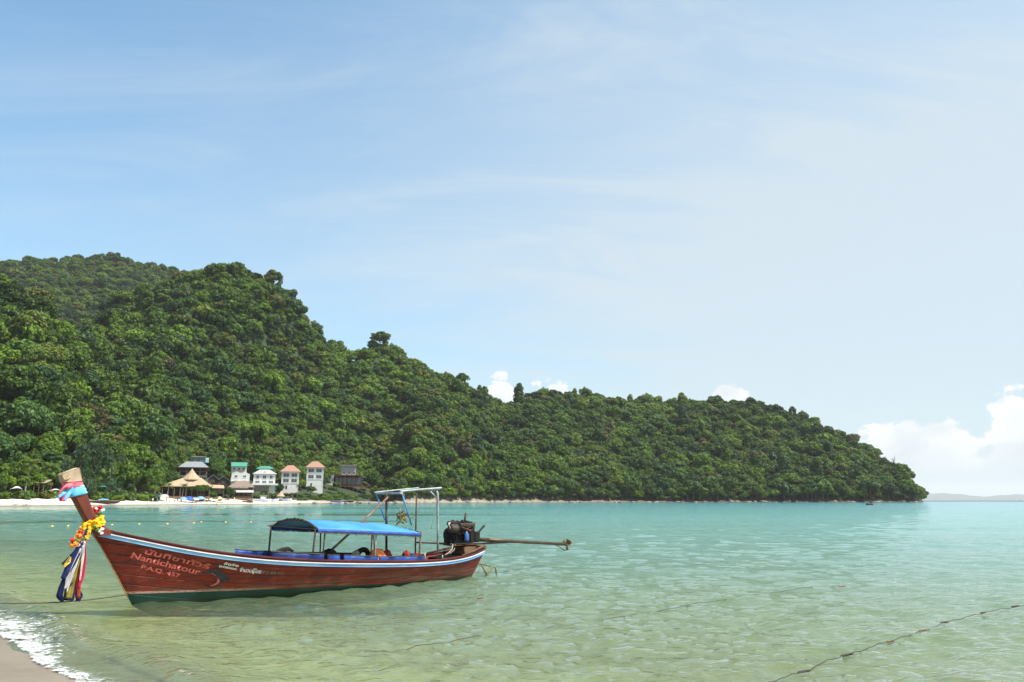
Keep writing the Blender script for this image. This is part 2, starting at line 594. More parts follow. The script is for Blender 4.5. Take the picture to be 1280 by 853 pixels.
# ------------------------------------------------------------------ the sea
def mat_sea():
    m = bpy.data.materials.new('sea_water')
    m.use_nodes = True
    w = NT(m.node_tree)
    w.n.remove(w.n['Principled BSDF'])
    out = w.n['Material Output']
    pos = w.node('ShaderNodeNewGeometry').outputs['Position']
    opac = w.node('ShaderNodeAttribute', attribute_name='opacity').outputs['Fac']
    deep = w.node('ShaderNodeAttribute', attribute_name='deep').outputs['Fac']
    calm = w.node('ShaderNodeAttribute', attribute_name='calm').outputs['Fac']
    n0 = w.noise(w.mapping(pos, scale=(0.05, 0.16, 1), rot=(0, 0, 0.25)), 1.0, 4, 0.6)
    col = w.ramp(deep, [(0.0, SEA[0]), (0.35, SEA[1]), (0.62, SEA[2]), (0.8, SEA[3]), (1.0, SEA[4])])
    col = w.mix(w.math('MULTIPLY', w.sstep(n0, 0.35, 0.7), 0.2), col, (0.11, 0.17, 0.065))
    # ripples: three bands of wavelets
    def ridged(sc, rot, det, loc=(0, 0, 0)):
        n = w.noise(w.mapping(pos, scale=sc, rot=(0, 0, rot), loc=loc), 1.0, det, 0.55, 0.35)
        return w.math('SUBTRACT', 1.0, w.math('ABSOLUTE', w.math('SUBTRACT', w.math('MULTIPLY', n, 2.0), 1.0)))
    fine = ridged((5.2, 9.5, 1), 0.45, 3)
    fine2 = ridged((12.0, 20.0, 1), -0.3, 2, (5, 3, 0))
    mid = ridged((1.5, 3.4, 1), 0.1, 3, (2, 8, 0))
    big = w.noise(w.mapping(pos, scale=(0.22, 0.62, 1), rot=(0, 0, -0.1)), 1.0, 4, 0.6, 0.3)
    h = w.math('ADD', w.math('MULTIPLY', fine, 0.013), w.math('MULTIPLY', mid, 0.036))
    h = w.math('ADD', h, w.math('MULTIPLY', fine2, 0.005))
    h = w.math('ADD', h, w.math('MULTIPLY', big, 0.13))
    bp = w.node('ShaderNodeBump')
    bp.inputs['Distance'].default_value = 1.0
    dst = w.node('ShaderNodeVectorMath', operation='LENGTH'); w.l.new(pos, dst.inputs[0])
    w.put(bp.inputs['Strength'], w.mix(calm, w.mix(w.sstep(dst.outputs[1], 15, 160), 1.3, 1.2, 'FLOAT'), 0.13, 'FLOAT'))
    w.put(bp.inputs['Height'], h)
    tr = w.node('ShaderNodeBsdfTransparent')
    tr.inputs[0].default_value = (0.80, 0.95, 0.82, 1)
    df = w.node('ShaderNodeBsdfDiffuse')
    w.put(df.inputs[0], col)
    body = w.node('ShaderNodeMixShader')
    w.put(body.inputs[0], opac); w.l.new(tr.outputs[0], body.inputs[1]); w.l.new(df.outputs[0], body.inputs[2])
    gl = w.node('ShaderNodeBsdfGlossy')
    gl.inputs['Roughness'].default_value = 0.045
    gl.inputs[0].default_value = (0.97, 0.98, 1.0, 1)
    w.l.new(bp.outputs[0], gl.inputs['Normal'])
    fr = w.node('ShaderNodeFresnel'); fr.inputs[0].default_value = 1.36
    w.l.new(bp.outputs[0], fr.inputs['Normal'])
    mx = w.node('ShaderNodeMixShader')
    w.put(mx.inputs[0], w.math('MINIMUM', fr.outputs[0], w.mix(w.sstep(dst.outputs[1], 700, 2500), 0.85, 0.30, 'FLOAT')))
    w.l.new(body.outputs[0], mx.inputs[1]); w.l.new(gl.outputs[0], mx.inputs[2])
    w.l.new(mx.outputs[0], out.inputs[0])
    return m


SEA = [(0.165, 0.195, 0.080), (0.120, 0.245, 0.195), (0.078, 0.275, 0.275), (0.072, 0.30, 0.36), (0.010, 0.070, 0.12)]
azs = np.concatenate([np.radians(np.arange(-110, -38, 1.2)), np.radians(np.arange(-38, 38, 0.16)), np.radians(np.arange(38, 111, 1.2))])
dsr = np.concatenate([np.geomspace(1.5, 7, 40)[:-1], np.geomspace(7, 120, 470)[:-1], np.geomspace(120, 1500, 190)[:-1], np.geomspace(1500, 28000, 40)])
X, Y, F = polar_sheet(azs, dsr)
D = np.hypot(X, Y); AZ = np.arctan2(X, Y)
depth = np.maximum(-ground(X, Y), 0.0)
sdn = (X - P0.x) * NSEA.x + (Y - P0.y) * NSEA.y
rg = np.random.default_rng(3)
H = np.zeros_like(X)
wx, wy = X + 0.9 * (fbm(X * 0.22, Y * 0.22, 3) - 0.5), Y + 0.9 * (fbm(X * 0.22 + 31, Y * 0.22, 3) - 0.5)
base_dir = math.atan2(-NSEA.y, -NSEA.x)
for i in range(34):
    lam = 0.28 * (5.0 / 0.28) ** (i / 33.0)
    th = base_dir + 0.25 + rg.normal(0, 0.55)
    kx, ky = 2 * math.pi / lam * math.cos(th), 2 * math.pi / lam * math.sin(th)
    amp = 0.0062 * lam ** 0.40 * min(1.0, 0.9 / lam) ** 0.3
    fade = np.clip((lam / (D * 0.0062 * 1.0) - 2.2) / 2.0, 0, 1)
    env = 0.45 + 1.1 * vnoise(X / (lam * 3.1) + i * 7.7, Y / (lam * 3.1) + i * 3.1)
    H += amp * fade * env * np.sin(kx * wx + ky * wy + rg.uniform(0, 6.28))
swash = np.clip(sdn / 3.0, 0.15, 1)
H *= np.where(D < 150, swash, 1)
# the small breaker running up the sand
along = (X - P0.x) * _nd.x + (Y - P0.y) * _nd.y
crest = 0.75 + 0.35 * (fbm(along * 0.5, along * 0 + 2.0, 3) - 0.5) * 2
H += np.where(D < 60, 0.075 * np.exp(-((sdn - crest) / np.where(sdn > crest, 0.5, 0.17)) ** 2) + 0.03 * np.exp(-((sdn - 3.1) / 0.7) ** 2), 0)
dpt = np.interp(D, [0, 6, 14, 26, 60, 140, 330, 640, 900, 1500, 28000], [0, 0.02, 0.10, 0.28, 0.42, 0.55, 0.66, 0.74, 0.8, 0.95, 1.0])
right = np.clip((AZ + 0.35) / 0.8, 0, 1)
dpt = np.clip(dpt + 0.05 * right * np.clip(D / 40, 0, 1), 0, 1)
opac = 1 - np.exp(-depth * 1.25)
opac = np.maximum(opac, np.clip((D - 350) / 300, 0, 1) * np.clip((depth - 0.2) / 0.6, 0, 1))
streak = fbm(X * 0.011 + 2.0 + 0.2 * fbm(X * 0.05, Y * 0.05, 2), Y * 0.055, 3)
calm = np.clip((streak - 0.53) / 0.05, 0, 1) * np.clip((D - 25) / 40, 0, 1) * np.clip(1.0 - (AZ + 0.15) / 0.25, 0.0, 1)
sea = link('sea', np_mesh('sea', np.stack([X, Y, H], -1), F, [mat_sea()], True, {'opacity': opac, 'deep': dpt, 'calm': calm}))
tag(sea, kind='structure')


# ------------------------------------------------------------------ trees
def mat_leaf(name, dark, light, trans=0.16, hue=0.0):
    m = bpy.data.materials.new(name)
    m.use_nodes = True
    w = NT(m.node_tree)
    b = w.n['Principled BSDF']
    oi = w.node('ShaderNodeObjectInfo').outputs['Random']
    tint = w.node('ShaderNodeAttribute', attribute_name='tint').outputs['Fac']
    # a tree's own colour, then each clump's
    f = w.math('ADD', w.math('MULTIPLY', w.math('POWER', oi, 1.6), 0.66), w.math('MULTIPLY', tint, 0.40), clamp=True)
    lc = w.node('ShaderNodeObjectInfo').outputs['Location']
    gv = w.math('MULTIPLY', w.math('SUBTRACT', w.noise(lc, 0.011, 3, 0.6), 0.5), 1.3)
    f = w.math('ADD', f, gv, clamp=True)
    c = w.mix(f, dark, light)
    r2 = w.math('FRACT', w.math('MULTIPLY', oi, 17.31))
    c = w.mix(w.math('MULTIPLY', w.sstep(r2, 0.84, 0.97), 0.45), c, (0.15, 0.15, 0.025))
    r3 = w.math('FRACT', w.math('MULTIPLY', oi, 41.7))
    c = w.mix(w.math('MULTIPLY', w.sstep(r3, 0.955, 0.985), 0.4), c, (0.14, 0.085, 0.045))
    c = w.mix(w.math('MULTIPLY', w.sstep(r3, 0.35, 0.1), 0.35), c, (0.03, 0.085, 0.045))
    w.put(b.inputs['Base Color'], c)
    b.inputs['Roughness'].default_value = 0.5
    b.inputs['Specular IOR Level'].default_value = 0.16
    t = w.node('ShaderNodeBsdfTranslucent')
    w.put(t.inputs[0], w.mix(0.4, c, (0.16, 0.26, 0.02)))
    mx = w.node('ShaderNodeMixShader')
    mx.inputs[0].default_value = trans
    w.l.new(b.outputs[0], mx.inputs[1]); w.l.new(t.outputs[0], mx.inputs[2])
    w.l.new(mx.outputs[0], w.n['Material Output'].inputs[0])
    return m


LEAF = mat_leaf('leaves', (0.006, 0.024, 0.005), (0.122, 0.205, 0.013))
NEEDLE = mat_leaf('needles', (0.020, 0.048, 0.018), (0.050, 0.085, 0.030), 0.15)
FROND = mat_leaf('palm_leaves', (0.035, 0.075, 0.015), (0.10, 0.15, 0.03), 0.25)
BARK = mat('bark', (0.12, 0.095, 0.07), 0.9, 0.2, var=0.5, vscale=6, stretch=(1, 1, 0.2))
PALEBARK = mat('pale_bark', (0.26, 0.235, 0.20), 0.9, 0.2, var=0.5, vscale=5, stretch=(1, 1, 0.3))


def crown_mesh(name, seed, kind='round', n_clump=36, n_leaf=64, leaf=0.13, material=None):
    """leaf-sized faces on clumps spread through a crown of unit radius; origin at the crown's base"""
    g = np.random.default_rng(seed)
    cs, rs = [], []
    tries = 0
    while len(cs) < n_clump and tries < 4000:
        tries += 1
        d = g.normal(size=3); d /= np.linalg.norm(d)
        if kind == 'round':
            if d[2] < -0.35: continue
            rad = g.uniform(0.55, 0.86)
            c = d * rad * np.array([1, 1, 0.82]) + np.array([0, 0, 0.78]); r = g.uniform(0.15, 0.30)
        elif kind == 'broad':
            if d[2] < -0.1: continue
            rad = g.uniform(0.5, 0.92)
            c = d * rad * np.array([1, 1, 0.55]) + np.array([0, 0, 0.55]); r = g.uniform(0.13, 0.27)
        elif kind == 'layered':
            k = g.integers(0, 3)
            a = g.uniform(0, 6.283); q = math.sqrt(g.uniform(0.05, 1)) * [1.0, 0.8, 0.45][k]
            c = np.array([q * math.cos(a), q * math.sin(a), [0.42, 0.68, 0.92][k] + g.normal(0, 0.035)]); r = g.uniform(0.15, 0.25)
        elif kind == 'tall':
            h = g.uniform(0, 1); q = 0.62 * math.sin(math.pi * (0.12 + 0.84 * h)) ** 0.8 * g.uniform(0.6, 1)
            a = g.uniform(0, 6.283)
            c = np.array([q * math.cos(a), q * math.sin(a), 0.2 + 1.9 * h]); r = g.uniform(0.18, 0.30)
        elif kind == 'needle':
            h = g.uniform(0, 1) ** 0.9; q = 0.75 * (1 - h) ** 0.6 * math.sqrt(g.uniform(0.1, 1)) * (0.6 + 0.4 * math.sin(7 * h + 1)) + 0.04
            a = g.uniform(0, 6.283)
            c = np.array([q * math.cos(a), q * math.sin(a), 0.1 + 2.0 * h]); r = g.uniform(0.10, 0.22)
        else:                                                  # shrub
            if d[2] < -0.05: continue
            rad = g.uniform(0.5, 0.85)
            c = d * rad * np.array([1, 1, 0.75]) + np.array([0, 0, 0.12]); r = g.uniform(0.22, 0.36)
        cs.append(c); rs.append(r)
    V, T = [], []
    ph, ps = g.uniform(0, 6, 2), g.uniform(0.7, 1.0)
    for c, r in zip(cs, rs):
        n = int(n_leaf * (r / 0.26) ** 1.6)
        d = g.normal(size=(n, 3)); d[:, 2] = d[:, 2] * 0.9 + 0.22
        d /= np.linalg.norm(d, axis=1)[:, None]
        p = c + d * (r * g.uniform(0.72, 1.06, n))[:, None] * np.array([1.1, 1.1, 0.78])
        nrm = d + g.normal(0, 0.42, (n, 3)); nrm[:, 2] += 0.35
        nrm /= np.linalg.norm(nrm, axis=1)[:, None]
        a = np.cross(nrm, g.normal(size=(n, 3))); a /= np.linalg.norm(a, axis=1)[:, None] + 1e-9
        b = np.cross(nrm, a)
        s = leaf * g.uniform(0.55, 1.15, n)[:, None]
        w = s * g.uniform(0.45, 0.75, n)[:, None] if kind != 'needle' else s * 0.16
        droop = nrm * s * 0.18
        if kind == 'needle':
            a = a * 0.4 + np.array([0, 0, -0.5]) + d * 0.6
        q = np.stack([p - a * s, p + b * w + droop, p + a * s, p - b * w + droop], 1)
        V.append(q.reshape(-1, 3))
        T.append(np.repeat(np.clip(g.uniform(0, 1) * 0.65 + g.uniform(0, 0.35, n), 0, 1), 4))
    V = np.concatenate(V); T = np.concatenate(T)
    F = np.arange(len(V)).reshape(-1, 4)
    return np_mesh(name, V, F, [material or LEAF], False, {'tint': T})


def trunk_mesh(name, seed, h=1.2, r=0.055, spread=0.5, fork=4, lean=0.05, material=None):
    rr = random.Random(seed)
    m = MB()
    top = Vector((rr.uniform(-lean, lean), rr.uniform(-lean, lean), h))
    mid = top * 0.5 + Vector((rr.uniform(-lean, lean) * 0.6, rr.uniform(-lean, lean) * 0.6, 0))
    m.tube([(0, 0, -0.35), (0, 0, 0.02), mid, top], [r * 1.5, r * 1.25, r, r * 0.75], 7)
    for i in range(fork):
        a = 6.283 * i / fork + rr.uniform(-0.5, 0.5)
        s = top * rr.uniform(0.62, 0.98)
        e = s + Vector((math.cos(a) * spread * rr.uniform(0.7, 1.1), math.sin(a) * spread * rr.uniform(0.7, 1.1), rr.uniform(0.25, 0.6)))
        m.tube([s, (s + e) / 2 + Vector((0, 0, -0.04)), e], [r * 0.6, r * 0.42, r * 0.18], 5)
    return m.mesh(name, material or BARK, True)


# kind: crown mesh, trunk mesh, height of the crown's base (in crown radii)
KINDS = {}
for i, s in enumerate((1, 2, 3, 4)):
    KINDS['round%d' % i] = (crown_mesh('crown_round', s, 'round', 54, 74, 0.105), trunk_mesh('trunk', s, 0.95), 0.38)
for i, s in enumerate((5, 6)):
    KINDS['broad%d' % i] = (crown_mesh('crown_broad', s, 'broad', 58, 72, 0.10), trunk_mesh('trunk', s, 1.25, 0.05, 0.55, 5), 0.75)
for i, s in enumerate((7, 8)):
    KINDS['layered%d' % i] = (crown_mesh('crown_layered', s, 'layered', 54, 70, 0.10), trunk_mesh('trunk', s, 1.5, 0.05, 0.6, 6), 0.85)
KINDS['tall0'] = (crown_mesh('crown_tall', 9, 'tall', 50, 70, 0.10), trunk_mesh('trunk', 9, 1.8, 0.05, 0.3, 5), 0.3)
KINDS['needle0'] = (crown_mesh('crown_needle', 10, 'needle', 150, 60, 0.12, NEEDLE), trunk_mesh('trunk', 10, 2.0, 0.045, 0.35, 8), 0.12)
KINDS['shrub0'] = (crown_mesh('crown_shrub', 12, 'shrub', 24, 60, 0.16), trunk_mesh('trunk', 12, 0.3, 0.05, 0.4, 4), 0.0)


def palm_meshes(seed):
    rr = random.Random(seed)
    g = np.random.default_rng(seed)
    t = MB()
    pts = [Vector((0.9 * (i / 8) ** 2, 0.2 * (i / 8), 8.5 * i / 8 - (0.4 if i == 0 else 0))) for i in range(9)]
    t.tube(pts, [0.22 - 0.012 * i for i in range(9)], 8)
    V = []; top = np.array(pts[-1])
    for k in range(18):
        a = k * 2.399 + rr.uniform(-0.2, 0.2); e = rr.uniform(-0.35, 1.1); L = rr.uniform(2.4, 3.2)
        prev = top; q = []
        for j in range(11):
            s = j / 10
            ang = e - 1.5 * s * s
            q.append(prev)
            prev = prev + L / 10 * np.array([math.cos(a) * math.cos(ang), math.sin(a) * math.cos(ang), math.sin(ang)])
        side = np.array([-math.sin(a), math.cos(a), 0])
        for j in range(1, 10):
            dr = q[j + 1] - q[j - 1] if j < 10 else q[j] - q[j - 1]
            for sg in (-1, 1):
                ll = 0.75 * math.sin(math.pi * (0.12 + 0.8 * j / 10)) + 0.1
                tip = q[j] + side * sg * ll + np.array([0, 0, -0.35 * ll]) + dr * 0.8
                V += [q[j] - dr * 0.18, q[j] + dr * 0.18, tip + dr * 0.05, tip - dr * 0.05]
    V = np.array(V)
    cm = np_mesh('palm_fronds', V, np.arange(len(V)).reshape(-1, 4), [FROND], False, {'tint': np.repeat(g.uniform(0, 1, len(V) // 4), 4)})
    return cm, t.mesh('palm_trunk', PALEBARK, True)


PALM = palm_meshes(3)


def tree(kind, x, y, r, name, label, group, squash=1.0, rz=None, z=None, cat='tree'):
    z = float(ground(np.array([x]), np.array([y]))[0]) if z is None else z
    t = empty(name, (x, y, z), random.uniform(0, 6.28) if rz is None else rz, label, cat, group)
    if kind == 'palm':
        c = link('crown', PALM[0], t); k = link('trunk', PALM[1], t)
        c.scale = k.scale = (r, r, r)
        return t
    cm, tm, zb = KINDS[kind]
    c = link('crown', cm, t)
    c.scale = (r, r, r * squash); c.location.z = zb * r
    k = link('trunk', tm, t)
    k.scale = (r, r, r)
    return t


# places kept free of forest: village plots in (photo column, distance) terms
CLEAR = [(195, 269, 225, 274), (254, 322, 225, 285), (282, 317, 225, 312), (310, 350, 225, 313), (344, 380, 225, 294), (374, 410, 225, 302), (399, 470, 225, 310), (213, 268, 225, 314), (234, 262, 225, 338), (190, 474, 225, 256)]


def vd(u, d):
    """village distances are measured from the far waterline (243 stands for its sand edge)"""
    return float(shore_d(np.array([azel(u, 630)[0]]))[0]) + 7 + (d - 243) * 1.25


def clear(u, d):
    for (u0, u1, d0, d1) in CLEAR:
        if u0 < u < u1 and vd(u, d0) < d < vd(u, d1):
            return True
    return False


KN = ['round0', 'round1', 'round2', 'round3', 'broad0', 'broad1', 'layered0', 'layered1', 'tall0']
KP = np.array([0.17, 0.17, 0.16, 0.15, 0.10, 0.09, 0.06, 0.05, 0.05])
pts = []
gr = np.random.default_rng(21)
az0, az1 = R(-44), azel(1156, 620)[0]
N = 200000
ca = gr.uniform(az0, az1, N)
cd = np.sqrt(gr.uniform(300 ** 2, 1450 ** 2, N))
S = shore_d(ca) + beach_w(ca)
dr = np.interp(ca, _ra, _rd)
el = np.interp(ca, _ba, _be, right=-0.05)
front = (cd > S + 1) & (cd < dr + 40)
back = (cd > 840) & (cd < 1430) & (ca < azel(470, 500)[0]) & (cd > dr + 45)
keep = front | back
ca, cd, isb = ca[keep], cd[keep], back[keep]
# a denser row along the shore
ra = gr.uniform(az0, az1 - 0.004, 1500)
rd = shore_d(ra) + beach_w(ra) + gr.uniform(-1.5, 9, 1500)
ca = np.concatenate([ca, ra]); cd = np.concatenate([cd, rd]); isb = np.concatenate([isb, np.zeros(1500, bool)])
x, y = cd * np.sin(ca), cd * np.cos(ca)
zg = ground(x, y)
uu = CX + np.tan(ca) * 1019.6
zn_ = ground((cd - 6) * np.sin(ca), (cd - 6) * np.cos(ca))
steep = np.abs(zg - zn_) / 6.0
sfac = np.clip(1.15 / np.sqrt(1 + steep ** 2), 0.42, 1.0)
# thin out by spacing (grid hash)
cell, used, sel = 8.0, {}, []
order = np.argsort(cd)
for i in order:
    if zg[i] < 1.0 or clear(uu[i], cd[i]):
        continue
    rad = (4.3 if cd[i] < 840 else 5.2) * sfac[i]
    kx, ky = int(x[i] // cell), int(y[i] // cell)
    ok = True
    for a in (-1, 0, 1):
        for b in (-1, 0, 1):
            for j in used.get((kx + a, ky + b), ()):
                if (x[i] - x[j]) ** 2 + (y[i] - y[j]) ** 2 < rad * rad:
                    ok = False
    if ok:
        used.setdefault((kx, ky), []).append(i)
        sel.append(i)
sel = np.array(sel)
kinds = gr.choice(len(KN), len(sel), p=KP)
kinds = np.where(isb[sel] & (kinds == 8), 0, kinds)
size = np.clip(gr.lognormal(math.log(4.4), 0.40, len(sel)), 2.0, 10.0)
vil = (uu[sel] > 185) & (uu[sel] < 485) & (cd[sel] - shore_d(ca[sel]) < 150)
size = np.where(vil, np.minimum(size, 4.6), size)
# the trees that stand at the front of the wood are individuals
tshore = cd[sel] - shore_d(ca[sel]) - beach_w(ca[sel])
vis = (uu[sel] > -12) & (uu[sel] < 1200)
cand = np.where(vis & (tshore < 60))[0]
cand = cand[np.argsort(tshore[cand])][:255]
indiv = np.zeros(len(sel), bool); indiv[cand] = True
SHAPE = {'round': 'rounded', 'broad': 'wide spreading', 'layered': 'flat tiered', 'tall': 'narrow upright'}
ZEDGE = [60, 110, 160, 205, 262, 330, 400, 470, 540, 610, 680, 750, 820, 890, 960, 1030, 1090, 1125]
ZONES = ['behind the reed shelter', 'among the casuarinas', 'behind the brown box hut', 'behind the pale framed box hut', 'behind the thatched restaurant', 'behind the green roofed houses', 'behind the terracotta roofed houses', 'behind the stilted hotel', 'on the rocky shore just past the stilted hotel', 'on the shore under the ridge saddle', 'on the shore where the headland begins', 'on the headland shore under its first rise', 'on the headland shore under the level crest', 'on the headland shore under the crest middle', 'on the headland shore under the crest end', 'on the headland shore where the crest drops', 'on the steep shore before the headland tip', 'on the shore below the bare dead tree', 'at the very tip of the headland']
for q in cand:
    i = sel[q]
    kd = KN[kinds[q]]
    zone = ZONES[sum(uu[i] > e_ for e_ in ZEDGE)]
    sz_w = 'small' if size[q] < 3.9 else ('middling' if size[q] < 5.2 else 'big')
    lab_ = '%s %s tree %s' % (sz_w, SHAPE[kd[:-1]], zone)
    nm = {'round': 'forest_tree', 'broad': 'spreading_tree', 'layered': 'umbrella_tree', 'tall': 'slender_tree'}[kd[:-1]]
    tree(kd, float(x[i]), float(y[i]), float(size[q]), nm, lab_, lab_ + 's', gr.uniform(0.85, 1.25))

# the rest of the wood: one mass of leaves and crowns, placed on points
rest = np.where(~indiv)[0]
ii = sel[rest]
pm = bpy.data.meshes.new('forest')
pm.vertices.add(len(ii))
pm.vertices.foreach_set('co', np.stack([x[ii], y[ii], zg[ii] + gr.uniform(-0.3, 0.25, len(ii)) * size[rest]], -1).astype(np.float32).ravel())
for nm, tp, arr in (('pick', 'INT', kinds[rest].astype(np.int32)), ('size', 'FLOAT', size[rest].astype(np.float32)), ('turn', 'FLOAT', gr.uniform(0, 6.28, len(rest)).astype(np.float32)), ('tall', 'FLOAT', gr.uniform(0.85, 1.3, len(rest)).astype(np.float32))):
    at = pm.attributes.new(nm, tp, 'POINT')
    at.data.foreach_set('value', arr)
forest = link('forest', pm)
tag(forest, 'dense green jungle covering the hills and headland', 'forest', kind='stuff')
src = bpy.data.collections.new('forest_crowns')
for i, k in enumerate(KN):
    o = bpy.data.objects.new('%02d_crown' % i, KINDS[k][0])
    src.objects.link(o)
ng = bpy.data.node_groups.new('scatter', 'GeometryNodeTree')
ng.interface.new_socket('Geometry', in_out='INPUT', socket_type='NodeSocketGeometry')
ng.interface.new_socket('Geometry', in_out='OUTPUT', socket_type='NodeSocketGeometry')
gi, go = ng.nodes.new('NodeGroupInput'), ng.nodes.new('NodeGroupOutput')
ci = ng.nodes.new('GeometryNodeCollectionInfo')
ci.inputs['Collection'].default_value = src
ci.inputs['Separate Children'].default_value = True
ci.inputs['Reset Children'].default_value = True
ip = ng.nodes.new('GeometryNodeInstanceOnPoints')
ip.inputs['Pick Instance'].default_value = True
def named(nm, tp):
    a = ng.nodes.new('GeometryNodeInputNamedAttribute'); a.data_type = tp; a.inputs['Name'].default_value = nm
    return a.outputs['Attribute']
cx = ng.nodes.new('ShaderNodeCombineXYZ'); sx = ng.nodes.new('ShaderNodeCombineXYZ')
mu = ng.nodes.new('ShaderNodeMath'); mu.operation = 'MULTIPLY'
er = ng.nodes.new('FunctionNodeEulerToRotation')
L = ng.links.new
L(named('turn', 'FLOAT'), cx.inputs[2]); L(cx.outputs[0], er.inputs[0])
sz = named('size', 'FLOAT')
L(sz, mu.inputs[0]); L(named('tall', 'FLOAT'), mu.inputs[1])
L(sz, sx.inputs[0]); L(sz, sx.inputs[1]); L(mu.outputs[0], sx.inputs[2])
L(gi.outputs[0], ip.inputs['Points']); L(ci.outputs[0], ip.inputs['Instance']); L(named('pick', 'INT'), ip.inputs['Instance Index'])
L(er.outputs[0], ip.inputs['Rotation']); L(sx.outputs[0], ip.inputs['Scale'])
L(ip.outputs[0], go.inputs[0])
md = forest.modifiers.new('scatter', 'NODES')
md.node_group = ng
print('TREES', len(sel), 'individual', len(cand))

# ------------------------------------------------------------------ the longtail boat
BOW = on_z(165, 757)
STN = on_z(594, 721)
ex = (STN - BOW).normalized()
ey = Vector((-ex.y, ex.x, 0))
ex = (STN + ey * 0.34 - BOW); BLEN = ex.length; ex.normalize()
ey = Vector((-ex.y, ex.x, 0))              # away from the camera: the near side is y < 0
BRZ = math.atan2(ex.y, ex.x)


def to_l(p):
    q = Vector(p) - BOW
    return Vector((q.dot(ex), q.dot(ey), q.z))


def to_w(p):
    return BOW + ex * p[0] + ey * p[1] + Vector((0, 0, p[2]))


def bl(u, v, yl=0.0):
    """boat-local point of a pixel on the lengthwise plane y = yl"""
    d = ray(u, v)
    o = Vector((0, 0, CAM_H)) - BOW
    t = (yl - o.dot(ey)) / d.dot(ey)
    p = Vector((0, 0, CAM_H)) + d * t
    return to_l(p)


stem = sorted([(bl(u, v).x, bl(u, v).z) for u, v in ((101.6, 645), (107, 655), (114, 666), (125.5, 681.6), (143.8, 715.3), (165, 757))])
STX, STZ = [p[0] for p in stem], [p[1] for p in stem]
X0 = bl(113, 663).x
L = BLEN + 0.22
BMAX = 0.97


def bg(x):
    t = np.clip((np.asarray(x, float) - X0) / (L - X0), 0, 1)
    f = np.where(t < 0.55, (1 - (1 - np.minimum(t / 0.55, 1)) ** 2.1) ** 0.92, 1 - 0.52 * ((t - 0.55) / 0.45) ** 2.2)
    return BMAX * f


TR_U = [105, 114, 145, 160, 190, 215, 252, 280, 309, 340, 380, 440, 500, 540, 560, 580, 592, 600, 615]
TR_V = [660, 663, 669.5, 672.3, 678.6, 683.5, 690, 694.8, 698, 700.2, 702.8, 704.8, 704.6, 703.2, 702, 698.8, 694.8, 691, 686]
xs = np.linspace(X0, L, 90)
zs_ = []
for x_ in xs:
    z_ = 0.7
    for _ in range(12):
        p = to_w((x_, -float(bg(x_)), z_))
        u_, v_ = proj(p)
        vt = np.interp(u_, TR_U, TR_V)
        z_ += (v_ - vt) * p.y / FPX * 0.9
    zs_.append(z_)
RC = np.polyfit(xs, zs_, 7)


def zrail(x):
    return np.polyval(RC, np.clip(x, X0, L))


def ztop(x):
    return zrail(x) + 0.055


def zkeel(x):
    x = np.asarray(x, float)
    under = -0.40 * (1 - np.exp(-np.maximum(x, 0) / 0.55)) + 0.22 * np.clip((x - 0.55 * L) / (0.45 * L), 0, 1) ** 2 + 0.42 * np.clip((x - (L - 0.42)) / 0.42, 0, 1) ** 2
    return np.where(x < 0, np.interp(x, STX, STZ), under)


def qexp(x):
    return np.interp(x, [X0, 0.3, 1.5, 3.5, 6.0, L], [0.95, 0.86, 0.66, 0.46, 0.42, 0.5])


def hb(x, z):
    q = np.clip((z - zkeel(x)) / (ztop(x) - zkeel(x)), 0, 1)
    return bg(x) * q ** qexp(x)


